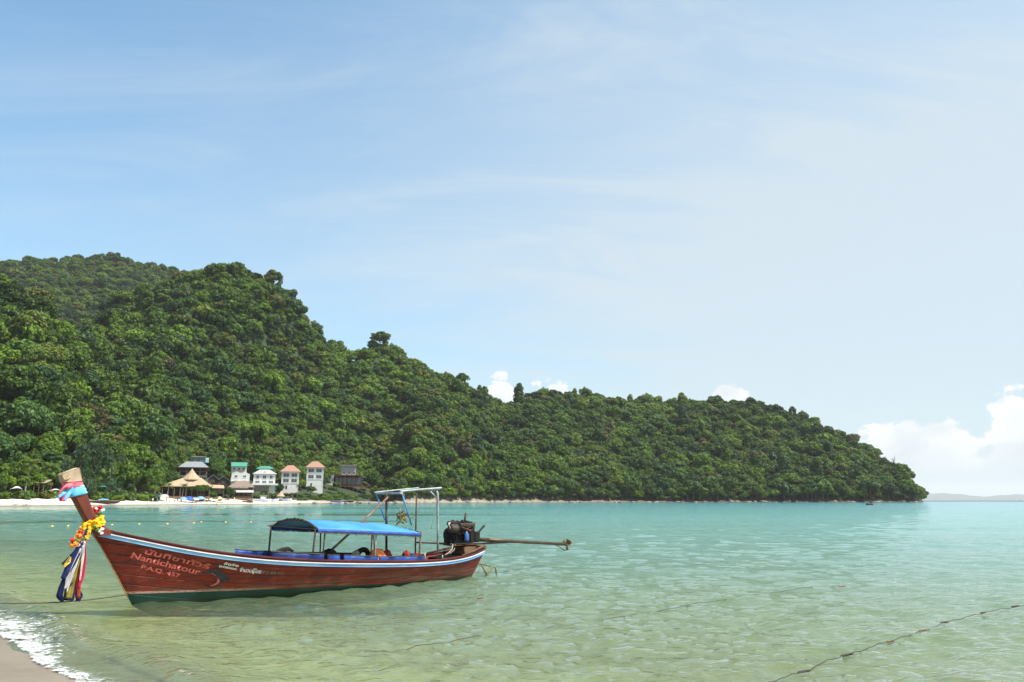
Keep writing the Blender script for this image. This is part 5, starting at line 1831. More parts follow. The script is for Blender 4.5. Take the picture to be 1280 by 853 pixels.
# 4 white house with curved gables + green roofed house behind
D4 = 288; k4 = PX(D4, 300)
p, rz = spot(300, D4, 608)
t = empty('white_gabled_house', p, rz, 'white house with two curved gables below a green roof', 'house')
w4 = 21 * k4; h4 = 15.0 * k4
wall = MB()
n_ = 40
prof = []
for i in range(n_ + 1):
    x_ = -w4 / 2 + w4 * i / n_
    hh = h4
    for c_ in (-5.2 * k4, 4.6 * k4):
        hh += 2.6 * k4 * max(0, math.cos(min(1.57, abs(x_ - c_) / (4.2 * k4) * 1.57))) ** 1.4
    prof.append((x_, hh))
wall.prism([(-w4 / 2, -4), (w4 / 2, -4)] + prof[::-1], 7.0)
wall.build('wall', WHITEW, t)
for s, c_ in ((-1, -5.2 * k4), (1, 4.6 * k4)):
    window(t, c_, -3.5, h4 - 3.2 * k4, 3.6 * k4, 3.0 * k4)
    window(t, c_, -3.5, h4 - 9.5 * k4, 3.8 * k4, 2.8 * k4)
rail_fence(t, -w4 / 2, w4 / 2, -4.4, h4 - 9.2 * k4, 0.9, WHITEW, 1.0)
MB().box((0, -4.0, h4 - 7.9 * k4 - 0.5), (w4 + 0.4, 1.2, 0.25)).build('balcony', WHITEW, t)
p, rz = spot(298.5, 303, 590)
k_ = PX(303, 298)
t = empty('green_roofed_house', p, rz, 'pale house with bright green sheet roof above the white gabled house', 'house')
MB().box((0, 0, 3.0 * k_ - 3), (18 * k_, 6, 6.5 * k_ + 6)).build('wall', CREAMW, t)
r_ = MB(); r_.add([(-9.5 * k_, -4.2, 6.4 * k_), (9.5 * k_, -4.2, 6.4 * k_), (9.5 * k_, 3.2, 12 * k_), (-9.5 * k_, 3.2, 12 * k_)], [(0, 1, 2, 3)])
ro = r_.build('roof', GREENR, t); so = ro.modifiers.new('t', 'SOLIDIFY'); so.thickness = 0.2
for c_ in (-5.5, 0, 5.5):
    window(t, c_ * k_, -3.0, 3.4 * k_, 3.2 * k_, 3.4 * k_)
rail_fence(t, -9 * k_, 9 * k_, -4.0, 0.4, 1.0, GREENR)

# 5 white two-storey villa with grey hip roof, green awning
D5 = 283; k5 = PX(D5, 330)
p, rz = spot(330, D5, 607)
t = empty('white_villa', p, rz, 'white villa with pale grey hipped roof and green edged balcony', 'house')
w5 = 26 * k5; e = 14 * k5
MB().box((0, 0, e / 2 - 3.0), (w5, 8, e + 6)).build('wall', WHITEW, t)
m_ = MB(); hip(m_, w5, 8, e, 5.5 * k5, 0.8, 3 * k5); rr_ = m_.build('roof', GREYR, t)
m_ = MB(); m_.prism([(-1.6 * k5, 0), (1.6 * k5, 0), (0, 1.6 * k5)], 2.0, None, (0, -2.6, e + 1.6 * k5)); m_.build('dormer', GREYR, rr_)
for c_, ww in ((-8, 3.4), (0, 4.4), (8, 3.4)):
    window(t, c_ * k5, -4.0, e - 4.0 * k5, ww * k5, 4.2 * k5)
    window(t, c_ * k5, -4.0, e - 10.0 * k5, 5.4 * k5, 2.6 * k5)
MB().box((1.0 * k5, -4.9, 1.1 * k5), (31 * k5, 2.2, 2.0 * k5)).build('balcony', WHITEW, t)
a_ = MB(); a_.add([(1 * k5, -6.2, -0.2 * k5), (17 * k5, -6.2, -0.2 * k5), (17 * k5, -4.2, 0.9 * k5), (1 * k5, -4.2, 0.9 * k5)], [(0, 1, 2, 3)])
ao = a_.build('awning', GREENR, t); so = ao.modifiers.new('t', 'SOLIDIFY'); so.thickness = 0.1
MB().box((8 * k5, -3.2, -3.4 * k5), (14 * k5, 0.4, 5 * k5)).build('green_screen', mat('green_screen', (0.04, 0.22, 0.06), 0.7), t)
MB().box((-3 * k5, -4.2, -3.6 * k5), (18 * k5, 0.6, 8 * k5)).build('retaining_wall', STONEW, t)
p, rz = spot(331, 304, 591)
k_ = PX(304, 331)
t = empty('green_roofed_villa', p, rz, 'house with low green hipped roof and white ridge behind the white villa', 'house')
MB().box((0, 0, 2.0 * k_ - 3), (17 * k_, 6, 4 * k_ + 6)).build('wall', TEALW, t)
m_ = MB(); hip(m_, 17 * k_, 6, 4.5 * k_, 3.6 * k_, 1.2, 3); m_.build('roof', GREENR, t)
for c_ in (-5, 0, 5):
    window(t, c_ * k_, -3.0, 2.6 * k_, 3.0 * k_, 2.4 * k_)

# 6 beach bar with brown roof and white fascia
D6 = 261; k6 = PX(D6, 301)
p, rz = spot(301, D6, 622.5)
t = empty('beach_bar', p, rz, 'open beach bar with brown hipped roof and long white fascia board', 'building')
w6, d6 = 27 * k6, 7.5
e = (622.5 - 609.5) * k6
m_ = MB(); hip(m_, w6 * 1.02, d6, e, 7.5 * k6, 0.8, 2 * k6); m_.build('roof', BROWNR, t)
MB().box((1.5 * k6, -d6 / 2 - 0.9, e - 5.2 * k6), (26 * k6, 0.14, 2.6 * k6)).build('fascia', SHADEC, t)
MB().box((1.5 * k6, -d6 / 2 - 0.2, e - 3.4 * k6), (26 * k6, 1.4, 0.12)).build('awning', TIMBER, t)
for i in range(6):
    MB().box((-w6 / 2 + w6 * i / 5, -d6 / 2, e / 2 - 0.7), (0.24, 0.24, e + 1.0)).build('post', TIMBER, t)
MB().box((0, d6 / 2 - 1.2, e / 2 - 0.5), (w6, 0.25, e)).build('back_wall', DARKW, t)
MB().box((0, -d6 / 2 + 1.2, 0.4), (w6 * 0.8, 0.7, 1.1)).build('counter', TIMBER, t, bevel=0.04)
MB().box((0, 0, -0.4), (w6, d6, 0.9)).build('floor', TIMBER, t)

# 7 two dark gabled huts
for (u_, d_, v_, w_, lab) in ((279, 276, 608, 15, 'dark timber hut with grey gabled roof left of the white gabled house'), (266, 279, 606, 11, 'small dark hut with pale gabled roof beside the thatched restaurant')):
    k_ = PX(d_, u_)
    p, rz = spot(u_, d_, v_)
    t = empty('timber_hut', p, rz, lab, 'hut')
    w_ *= k_
    h_ = 6.5 * k_
    MB().prism([(-w_ / 2, -4), (w_ / 2, -4), (w_ / 2, h_), (0, h_ + 4.8 * k_), (-w_ / 2, h_)], 5.0).build('wall', DARKW, t)
    for s in (-1, 1):
        m_ = MB(); m_.add([(0, -3.2, h_ + 5.4 * k_), (s * (w_ / 2 + 0.7), -3.2, h_ - 0.4), (s * (w_ / 2 + 0.7), 3.0, h_ - 0.4), (0, 3.0, h_ + 5.4 * k_)], [(0, 1, 2, 3)])
        ro = m_.build('roof', SLATE if w_ > 3.5 else GREYR, t); so = ro.modifiers.new('t', 'SOLIDIFY'); so.thickness = 0.16
    window(t, 0, -2.5, h_ * 0.7, 1.3, 1.2, 2, TIMBER)
    MB().box((-w_ * 0.3, -2.55, 0.5), (0.9, 0.08, 2.0)).build('door', TIMBER, t)


# 8, 9 tall white houses with terracotta roofs
def tall_house(u_, d_, vb, wpx, vtop_wall, vpeak, rows, lab, wcol, base_v):
    k_ = PX(d_, u_)
    p, rz = spot(u_, d_, vb)
    t = empty('tall_white_house', p, rz, lab, 'house')
    w_ = wpx * k_
    e_ = (vb - vtop_wall) * k_
    MB().box((0, 0, e_ / 2 - 3), (w_, 7, e_ + 6)).build('wall', wcol, t)
    m_ = MB(); hip(m_, w_, 7, e_, (vtop_wall - vpeak) * k_, 1.1, 0.2); rr2 = m_.build('roof', TILER, t)
    MB().box((0, 0, e_ - 0.3), (w_ + 1.5, 8.5, 0.22)).build('eaves', WHITEW, t)
    for (v0, v1) in rows:
        zc = (vb - (v0 + v1) / 2) * k_
        for s in (-1, 1):
            window(t, s * w_ * 0.235, -3.5, zc, w_ * 0.34, (v1 - v0) * k_, 2)
        MB().box((0, -3.58, zc - (v1 - v0) * k_ / 2 - 0.65), (w_ + 0.12, 0.16, 0.2)).build('string_course', WHITEW, t)
    for s in (-1, 1):
        MB().box((s * (w_ / 2 - 0.2), -3.56, e_ / 2 - 0.4), (0.4, 0.14, e_ - 0.4)).build('corner_pier', WHITEW, t)
    MB().box((-w_ * 0.2, -3.53, 1.2), (1.0, 0.08, 2.2)).build('door', DARKW, t)
    return t


tall_house(362, 284, 612, 21, 590, 582, ((592, 597), (599, 603.6)), 'white three storey house with orange tiled roof near the thatched kiosk', WHITEW, 613)
tall_house(393, 292, 609, 20.5, 584.5, 577, ((586, 591), (594, 598.6)), 'white three storey house with terracotta roof beside the grey stilted hotel', WHITEW, 610)

# 10 grey hotel on stilts
D10 = 300; k10 = PX(D10, 435)
p, rz = spot(435, D10, 609)
t = empty('stilted_hotel', p, rz, 'grey hotel with timber decks standing on tall stilts above the rocks', 'building')
MB().box((0 * k10, 3.0, 21.5 * k10), (19 * k10, 6, 11 * k10)).build('upper_wall', GREYW, t)
MB().box((0, 2.6, 27.4 * k10), (21 * k10, 8, 0.5)).build('roof', SLATE, t)
MB().box((-1 * k10, 1.0, 14.6 * k10), (32 * k10, 9, 0.4)).build('upper_deck', REDT, t)
rail_fence(t, -17 * k10, 15 * k10, -3.4, 14.9 * k10, 1.0, TIMBER, 1.4)
MB().box((0 * k10, 3.5, 7.5 * k10), (34 * k10, 4, 14 * k10)).build('lower_wall', DARKW, t)
for i in range(7):
    window(t, (-14 + 4.7 * i) * k10, 1.5, 7.6 * k10, 4.0 * k10, 8.5 * k10, 2, DARKW)
MB().box((-1.5 * k10, 0.0, 0.6 * k10), (59 * k10, 9, 0.4)).build('lower_deck', REDT, t)
rail_fence(t, -31 * k10, 28 * k10, -4.4, 0.9 * k10, 1.0, REDT, 1.6)
for i in range(12):
    x_ = (-30 + 58 * i / 11) * k10
    MB().box((x_, -4.1, -5.5 * k10), (0.22, 0.22, 12.5 * k10)).build('stilt', TIMBER, t)
    if 2 < i < 10:
        MB().box((x_, -3.2, 7.6 * k10), (0.18, 0.18, 14 * k10)).build('post', TIMBER, t)
MB().box((-24.5 * k10, 0.6, 8.5 * k10), (13 * k10, 6, 13 * k10)).build('annexe_wall', GREYW, t)
MB().box((-25 * k10, -2.8, 2.4 * k10), (12 * k10, 0.5, 2.8 * k10)).build('parapet', WHITEW, t)
for x_ in (-6, 1, 7):
    window(t, x_ * k10, 0.0, 17.5 * k10, 3.6 * k10, 3.6 * k10, 2)

# 11 thatched kiosk, brick pillar
D11 = 254; k11 = PX(D11, 350)
p, rz = spot(350.5, D11, 624)
t = empty('thatched_kiosk', p, rz, 'small kiosk with pale pointed thatched roof on the beach', 'kiosk')
MB().lathe([(5.6 * k11, 3.2 * k11), (5.2 * k11, 3.6 * k11), (2.4 * k11, 6.4 * k11), (0.3 * k11, 8.8 * k11)], 8).build('roof', THATCH, t)
for sx in (-1, 1):
    for sy in (-1, 1):
        MB().box((sx * 3.5 * k11, sy * 3.0 * k11, 1.2 * k11), (0.14, 0.14, 4.4 * k11)).build('post', TIMBER, t)
MB().box((0, 0, 0.7 * k11), (6.0 * k11, 5 * k11, 2.0 * k11)).build('counter', WHITEW, t, bevel=0.05)
p, rz = spot(365, 262, 623)
o = MB().box((0, 0, 1.3), (0.9, 0.9, 3.2)).box((0, 0, 3.0), (1.15, 1.15, 0.25)).box((0, 0, 0.1), (1.2, 1.2, 0.6)).build('brick_pillar', REDT, None, loc=p, rz=rz, bevel=0.03)
tag(o, 'reddish brick pillar between the kiosk and the houses', 'pillar')

# 12 box huts among the bushes
for i, (u_, v_, w_, lab) in enumerate(((149, 610, 7, 'brown box hut behind the bushes nearest the tall casuarina'), (164.5, 610, 7.5, 'tan box hut between two other huts behind the bushes'), (178, 610, 8.5, 'pale framed box hut behind the bushes beside the thatched restaurant'))):
    k_ = PX(272, u_)
    p, rz = spot(u_, 272, v_)
    t = empty('box_hut', p, rz, lab, 'hut')
    w_ *= k_
    MB().box((0, 0, 4.5 * k_ - 2), (w_, 3, 9 * k_ + 4)).build('wall', (TIMBER, CREAMW, REDT)[i], t)
    MB().box((0, -0.1, 9.4 * k_), (w_ + 0.4, 3.6, 0.3)).build('roof', (TIMBER, CREAMW, WHITEW)[i], t)
    for s in (-1, 1):
        MB().box((s * (w_ / 2 - 0.1), -1.52, 4.5 * k_ - 1), (0.22, 0.12, 9 * k_ + 2)).build('frame', (CREAMW, CREAMW, WHITEW)[i], t)
    window(t, 0, -1.5, 6 * k_, w_ * 0.5, 3.4 * k_)

# left end of the beach: tarps, shelter, posts
p, rz = spot(46, 262, 606)
t = empty('reed_shelter', p, rz, 'long grey thatched shelter under the trees at the beach end', 'shelter')
k_ = PX(262, 46)
m_ = MB(); hip(m_, 16 * k_, 3.5, 2.2 * k_, 3.4 * k_, 0.4, 8); m_.build('roof', mat('weathered_thatch', (0.30, 0.24, 0.18), 0.95, 0.1, var=0.3, vscale=3), t)
for i in range(4):
    MB().box(((-7 + 14 * i / 3) * k_, -1.5, -1.2), (0.16, 0.16, 4.4)).build('post', TIMBER, t)
for (u_, v_, d_, w_, h_, lab, mt) in ((16, 590, 268, 15, 4.5, 'crumpled white sheet roof showing between the trees at the beach end', SHADEC), (20, 612, 258, 12, 5, 'small white tent at the edge of the beach trees', SHADEC), (127, 609.5, 256, 13, 2.6, 'teal awning under the big casuarina trees', TEALW), (68, 613.5, 258, 12, 2.5, 'low white canopy sheet between the beach trees', SHADEC)):
    k_ = PX(d_, u_)
    p, rz = spot(u_, d_, v_)
    t = empty('beach_awning', p, rz, lab, 'awning')
    m_ = MB()
    rws = []
    for i in range(9):
        s = i / 4 - 1
        rws.append([(s * w_ / 2 * k_, yy * 1.6, (h_ * 0.6 * (1 - abs(s) ** 1.5) + 0.6 * math.sin(3 * s + yy)) * k_ * (0.6 + 0.4 * (yy > 0))) for yy in (-1, -0.3, 0.4, 1)])
    m_.grid(rws)
    so_2 = m_.build('sheet', mt, t, True); so = so_2.modifiers.new('t', 'SOLIDIFY'); so.thickness = 0.06
    for s in (-1, 1):
        g0 = gz(p.x, p.y) - p.z
        MB().box((s * w_ / 2 * k_ * 0.92, 0, g0 / 2), (0.12, 0.12, abs(g0) + 0.6)).build('pole', TIMBER, t)

# ------------------------------------------------------------------ parasols, beds, people, small boats
CB = mat('parasol_blue', (0.03, 0.11, 0.50), 0.7, 0.2, trans=0.2)
CLB = mat('parasol_light_blue', (0.20, 0.38, 0.62), 0.7, 0.2, trans=0.2)
CGY = mat('parasol_grey', (0.50, 0.50, 0.50), 0.7, 0.2, trans=0.2)
CYE = mat('parasol_straw', (0.62, 0.50, 0.28), 0.7, 0.2, trans=0.2)


def parasol(u_, d_, r, h, material, lab, tilt=0.0):
    p, rz = spot(u_, d_)
    r *= 1.25; h *= 1.15
    t = empty('beach_parasol', p, rz, lab, 'parasol', 'parasols on the far beach')
    t.rotation_euler.x = tilt
    MB().lathe([(r, h - r * 0.42), (r * 0.97, h - r * 0.40), (r * 0.5, h - 0.10), (0.05, h + 0.04)], 8).build('canopy', material, t)
    MB().tube([(0, 0, -0.3), (0, 0, h + 0.15)], 0.03, 6).build('pole', WHITEW, t)
    return t


parasol(236, 247, 1.9, 2.2, CB, 'deep blue beach parasol in front of the thatched restaurant', 0.25)
parasol(243, 246, 1.8, 1.9, CGY, 'grey white parasol between the deep blue and light blue ones', 0.1)
parasol(250.5, 247, 1.7, 2.3, CLB, 'light blue parasol under the dark tree beside the restaurant', 0.2)
parasol(229, 248, 1.5, 1.9, CLB, 'light blue parasol left of the deep blue one', 0.2)
parasol(272, 247, 2.0, 2.3, CYE, 'straw coloured parasol on the sand by the dark huts', 0.1)
parasol(205, 252, 1.6, 2.6, CGY, 'pale grey parasol at the left end of the thatched restaurant', 0.1)
parasol(277, 246, 1.6, 1.6, CGY, 'low grey parasol next to the straw coloured one', 0.2)
parasol(196, 253, 1.4, 2.2, CB, 'dark blue parasol at the edge of the beach bushes', 0.1)
BEDM = mat('sunbed', (0.55, 0.55, 0.56), 0.7, 0.2)
for i, u_ in enumerate((187, 214, 220, 225, 233, 256, 260, 264, 268, 285)):
    p, rz = spot(u_, 244 + (i % 3) * 1.5)
    t = empty('sunbed', p, rz + 0.5 + 0.2 * i, 'white sunbed on the sand below the restaurant parasols', 'sunbed', 'sunbeds on the far beach')
    MB().box((0, 0, 0.38), (1.9, 0.65, 0.1)).build('bed', BEDM, t, bevel=0.03)
    MB().box((-0.8, 0, 0.62), (0.12, 0.65, 0.6), M=Matrix.Rotation(-0.6, 3, 'Y')).build('backrest', BEDM, t)
    for sx in (-0.8, 0.8):
        for sy in (-0.25, 0.25):
            MB().box((sx, sy, 0.12), (0.06, 0.06, 0.5)).build('leg', BEDM, t)


def person(name, u_, d_, cloth, skin, lab, z=None, rz0=0.0, pose='stand', swim=False):
    sk = bpy.data.meshes.new(name)
    if pose == 'walk':
        hipL, kneeL, ankL = (0.09, 0, 0.9), (0.11, -0.20, 0.50), (0.11, -0.18, 0.08)
        hipR, kneeR, ankR = (-0.09, 0, 0.9), (-0.11, 0.08, 0.50), (-0.11, 0.32, 0.10)
        arm = 0.18
    else:
        hipL, kneeL, ankL = (0.09, 0, 0.9), (0.11, -0.02, 0.50), (0.12, 0.02, 0.08)
        hipR, kneeR, ankR = (-0.09, 0, 0.9), (-0.11, -0.02, 0.50), (-0.12, 0.02, 0.08)
        arm = 0.03
    V = [(0, 0, 0.95), (0, 0, 1.18), (0, 0.01, 1.40), (0, 0, 1.50), (0, -0.02, 1.58), (0, -0.02, 1.70),
         hipL, kneeL, ankL, (ankL[0], ankL[1] - 0.16, 0.04), hipR, kneeR, ankR, (ankR[0], ankR[1] - 0.16, 0.04),
         (0.19, 0.01, 1.40), (0.25, arm * 0.5, 1.12), (0.27, -arm - 0.05, 0.87), (-0.19, 0.01, 1.40), (-0.25, -arm * 0.5, 1.12), (-0.27, arm - 0.05, 0.87)]
    E = [(0, 1), (1, 2), (2, 3), (3, 4), (4, 5), (0, 6), (6, 7), (7, 8), (8, 9), (0, 10), (10, 11), (11, 12), (12, 13), (2, 14), (14, 15), (15, 16), (2, 17), (17, 18), (18, 19)]
    Rr = [0.14, 0.125, 0.14, 0.055, 0.085, 0.095, 0.095, 0.062, 0.045, 0.04, 0.095, 0.062, 0.045, 0.04, 0.06, 0.045, 0.04, 0.06, 0.045, 0.04]
    sk.from_pydata(V, E, [])
    o = bpy.data.objects.new(name, sk)
    COL.objects.link(o)
    md_ = o.modifiers.new('skin', 'SKIN')
    for i, r_ in enumerate(Rr):
        sk.skin_vertices[0].data[i].radius = (r_, r_)
    sk.skin_vertices[0].data[0].use_root = True
    o.modifiers.new('sub', 'SUBSURF').levels = 1
    dg = bpy.context.evaluated_depsgraph_get()
    me = bpy.data.meshes.new_from_object(o.evaluated_get(dg))
    bpy.data.objects.remove(o)
    me.name = name
    me.materials.clear()
    me.materials.append(skin); me.materials.append(cloth)
    idx = []
    for pl_ in me.polygons:
        c_ = pl_.center
        idx.append(1 if (0.78 < c_.z < 1.42 and abs(c_.x) < 0.24) or (0.55 < c_.z <= 0.78 and abs(c_.x) < 0.2) else 0)
    me.polygons.foreach_set('material_index', idx)
    o = link(name, me)
    p, rz = spot(u_, d_)
    if z is not None:
        p.z = z
    o.location = p
    o.rotation_euler.z = rz + rz0
    hm = MB(); hm.blob((0, 0.015, 1.71), (0.098, 0.105, 0.095), 10, 7, 0.04, 3)
    hm.build('hair', HAIR, o, True)
    return tag(o, lab, 'person')


HAIR = mat('dark_hair', (0.012, 0.009, 0.008), 0.6)
SKIN = mat('skin', (0.36, 0.20, 0.13), 0.6, 0.3)
ckb = mat('black_clothes', (0.02, 0.02, 0.025), 0.8); ckr = mat('red_clothes', (0.45, 0.05, 0.04), 0.8); ckw = mat('white_clothes', (0.68, 0.68, 0.66), 0.8); cku = mat('blue_clothes', (0.06, 0.14, 0.40), 0.8)
person('person', 240.5, 240, ckb, SKIN, 'person in dark clothes walking on the wet sand by the water', None, 1.4, 'walk')
person('person', 226, 249, ckr, SKIN, 'person in red standing in front of the thatched restaurant', None, 0.4)
person('person', 222, 250, ckb, SKIN, 'person in black standing under the thatched restaurant eaves', None, 2.4)
person('person', 191, 249, ckw, SKIN, 'person in white standing by the beach bushes', None, 0.4)
person('person', 196.5, 249, cku, SKIN, 'person in blue beside the dark blue parasol', None, 1.0, 'walk')
person('person', 188, 246, ckb, SKIN, 'person in black walking along the sand below the bushes', None, -1.4, 'walk')
person('person', 255, 250, cku, SKIN, 'person in blue standing under the tree beside the light blue parasol', None, 0.2)
person('person', 293, 255, ckw, SKIN, 'person in white standing in front of the beach bar', None, 0.2)
person('person', 270.5, 233, ckb, SKIN, 'bather standing deep in the water off the restaurant beach', -1.0, 0.5)
person('person', 367.5, 222, ckr, SKIN, 'bather with only head above water off the thatched kiosk', -1.2, 0.5)


def small_boat(u_, d_, length, beam, height, hullm, deckm, lab, rz0, extras, z=None):
    p, rz = spot(u_, d_)
    if z is not None:
        p.z = z
    length *= 1.25; beam *= 1.25; height *= 1.25
    t = empty('small_boat', p, rz + rz0, lab, 'boat')
    m_ = MB(); rws = []
    for i in range(17):
        s = i / 16
        x_ = (s - 0.5) * length
        b_ = beam / 2 * (math.sin(math.pi * min(s * 0.9 + 0.1, 1)) ** 0.7 if s < 0.999 else 0.0) * (1 if s < 0.8 else 1 - ((s - 0.8) / 0.2) ** 2 * 0.98)
        sheer = height * (0.75 + 0.9 * max(0, s - 0.6) ** 1.4 + 0.15 * (1 - s))
        k0 = 0.0 + 0.6 * height * max(0, (s - 0.82) / 0.18) ** 2
        rws.append([(x_, -b_, sheer), (x_, -b_ * 0.85, k0 + (sheer - k0) * 0.35), (x_, -b_ * 0.3, k0 - 0.05), (x_, b_ * 0.3, k0 - 0.05), (x_, b_ * 0.85, k0 + (sheer - k0) * 0.35), (x_, b_, sheer)])
    m_.grid(rws); m_.add(rws[0], [tuple(range(6))])
    h_ = m_.build('hull', hullm, t, True); so = h_.modifiers.new('t', 'SOLIDIFY'); so.thickness = 0.06
    m_ = MB(); m_.grid([[(r[0][0], r[0][1] * 0.93, r[0][2] - 0.18), (r[5][0], r[5][1] * 0.93, r[5][2] - 0.18)] for r in rws]); m_.build('deck', deckm, t)
    for sd in (0, 5):
        MB().tube([(r[sd][0], r[sd][1] * 1.01, r[sd][2]) for r in rws], 0.05, 5).build('gunwale', deckm, t)
    for ex_ in extras:
        ex_(t, length, beam, height)
    return t


TANH = mat('tan_hull', (0.40, 0.31, 0.22), 0.7, 0.3, var=0.3, vscale=1.5)
BLKH = mat('dark_hull', (0.04, 0.022, 0.02), 0.6, 0.4, var=0.3, vscale=2)
WHTH = mat('white_hull', (0.70, 0.71, 0.72), 0.4, 0.5)
BLUH = mat('blue_hull_paint', (0.06, 0.20, 0.52), 0.4, 0.5)


def ex_cover(t, l, b, h):
    m_ = MB(); rws = []
    for i in range(9):
        s = i / 8 - 0.5
        rws.append([(s * l * 0.34 - l * 0.02, yy * b * 0.36, h * (1.05 + 0.32 * (1 - yy * yy) * math.cos(s * 2.4))) for yy in (-1, -0.5, 0, 0.5, 1)])
    m_.grid(rws)
    o_2 = m_.build('cover', CLB, t, True); so = o_2.modifiers.new('t', 'SOLIDIFY'); so.thickness = 0.05


def ex_cabin(t, l, b, h):
    MB().box((-l * 0.1, 0, h * 1.25), (l * 0.22, b * 0.62, h * 0.9)).build('cabin', WHTH, t, bevel=0.12)
    MB().box((-l * 0.12, 0, h * 2.1), (l * 0.34, b * 0.74, 0.10)).build('sun_roof', WHTH, t, bevel=0.04)
    for sx in (-1, 1):
        for sy in (-1, 1):
            MB().box((-l * 0.12 + sx * l * 0.15, sy * b * 0.33, h * 1.45), (0.06, 0.06, h * 1.3)).build('post', WHTH, t)


def ex_stripe(t, l, b, h):
    for sd in (-1, 1):
        MB().tube([((s - 0.5) * l, sd * (b / 2 * math.sin(math.pi * min(s * 0.9 + 0.1, 1)) ** 0.7 * (1 if s < 0.8 else 1 - ((s - 0.8) / 0.2) ** 2 * 0.98) + 0.03), h * (0.45 + 0.5 * max(0, s - 0.6))) for s in np.linspace(0.02, 0.97, 14)], 0.10, 5).build('stripe', BLUH, t)


small_boat(130, 243, 9.2, 1.9, 1.1, BLKH, TANH, 'dark longboat with tan rail and pale blue cover drawn up on the sand', 0.05, [ex_cover])
small_boat(326, 251, 8.2, 2.2, 1.1, WHTH, WHTH, 'white motor boat with blue stripe and small cabin on the beach', 3.3, [ex_cabin, ex_stripe])
small_boat(338, 252, 7.0, 2.0, 1.0, WHTH, BLUH, 'white open boat with blue stripe between the cabin boat and kiosk', 0.1, [ex_stripe])
small_boat(354, 255, 7.4, 2.0, 1.05, WHTH, BLUH, 'white open boat with blue stripe in front of the thatched kiosk', 3.2, [ex_stripe])
small_boat(309.5, 246, 4.2, 1.4, 0.7, BLKH, TANH, 'little dark rowing boat at the sand edge below the beach bar', 3.0, [])
small_boat(422, 245, 6.6, 1.8, 0.95, BLKH, BLUH, 'dark blue open boat beached among rocks under the stilted hotel', 0.1, [ex_stripe])
small_boat(434, 246, 6.2, 1.7, 0.9, BLKH, TANH, 'dark boat with tan rail beached under the stilted hotel', 2.9, [])

# driftwood on the left of the beach
for (u_, L_, lab) in ((19, 3.2, 'grey driftwood branch lying on the open sand'), (31, 3.8, 'brown forked driftwood lying on the open sand')):
    p, rz = spot(u_, 240)
    m_ = MB()
    m_.tube([(-L_ / 2, 0, 0.08), (0, 0.15, 0.16), (L_ / 2, 0, 0.25)], [0.16, 0.13, 0.06], 6)
    m_.tube([(0, 0.15, 0.16), (L_ * 0.25, -0.3, 0.5)], [0.09, 0.04], 5).tube([(-L_ * 0.2, 0.1, 0.15), (-L_ * 0.05, 0.5, 0.4)], [0.07, 0.03], 5)
    o = m_.build('driftwood', PALEBARK if u_ < 25 else BARK, None, True, loc=p, rz=rz)
    tag(o, lab, 'driftwood')

# ------------------------------------------------------------------ boulders along the rocky shore
ROCK = mat('shore_rock', (0.15, 0.13, 0.105), 0.9, 0.2, col2=(0.34, 0.30, 0.25), vscale=0.7, bump=0.7, bscale=2.0)
rocks = [MB().blob((0, 0, 0), (1, 0.8, 0.62), 11, 8, 0.24, s).mesh('boulder', ROCK, False) for s in range(5)]
rr = random.Random(4)
for i in range(70):
    u_ = 372 + (1150 - 372) * ((i + rr.random()) / 70)
    a_ = azel(u_, 629)[0]
    d_ = float(shore_d(np.array([a_]))[0]) + rr.uniform(-1.0, 4.5)
    x_, y_ = d_ * math.sin(a_), d_ * math.cos(a_)
    o = link('boulder', rocks[i % 5])
    s_ = rr.uniform(0.7, 1.5) * (d_ / 520) ** 0.55 * 1.2
    o.location = (x_, y_, gz(x_, y_) + 0.15 * s_)
    o.scale = (s_ * rr.uniform(0.9, 1.9), s_, s_ * rr.uniform(0.6, 1.0))
    o.rotation_euler.z = rr.uniform(0, 6.28)
    if u_ < 480:
        tag(o, 'rough brown boulder on the shore below the stilted hotel', 'rock', 'boulders below the stilted hotel')
    else:
        tag(o, 'rough brown boulder at the water edge of the wooded headland', 'rock', 'boulders along the headland')

# pale limestone cliff on the steep shoulder of the main hill
LIME = mat('limestone', (0.13, 0.125, 0.115), 0.9, 0.2, col2=(0.09, 0.085, 0.08), vscale=0.25, bump=0.8, bscale=0.8)
for (u_, v_, d_, sx, sz_, lab) in ((370.5, 389, 755, 6, 9, 'grey limestone cliff patch on the steep shoulder of the main hill'), (384, 408, 760, 4, 6, 'smaller limestone outcrop below the main hill cliff')):
    p, rz = spot(u_, d_, v_)
    o = MB().blob((0, 0, 0), (sx, 5, sz_), 14, 10, 0.22, int(u_)).build('limestone_cliff', LIME, None, False, loc=p, rz=rz)
    tag(o, lab, 'cliff')

# ------------------------------------------------------------------ single trees that stand out
def lone(kind, u_, d_, r, name, lab, squash=1.0, cat='tree', grp=None):
    if d_ > 500:
        d_ = float(np.interp(azel(u_, 480)[0], _ra, _rd)) - 3
    p, _ = spot(u_, d_)
    if d_ < 400:
        r *= 1.3
    return tree(kind, p.x, p.y, r, name, lab, grp, squash, cat=cat)


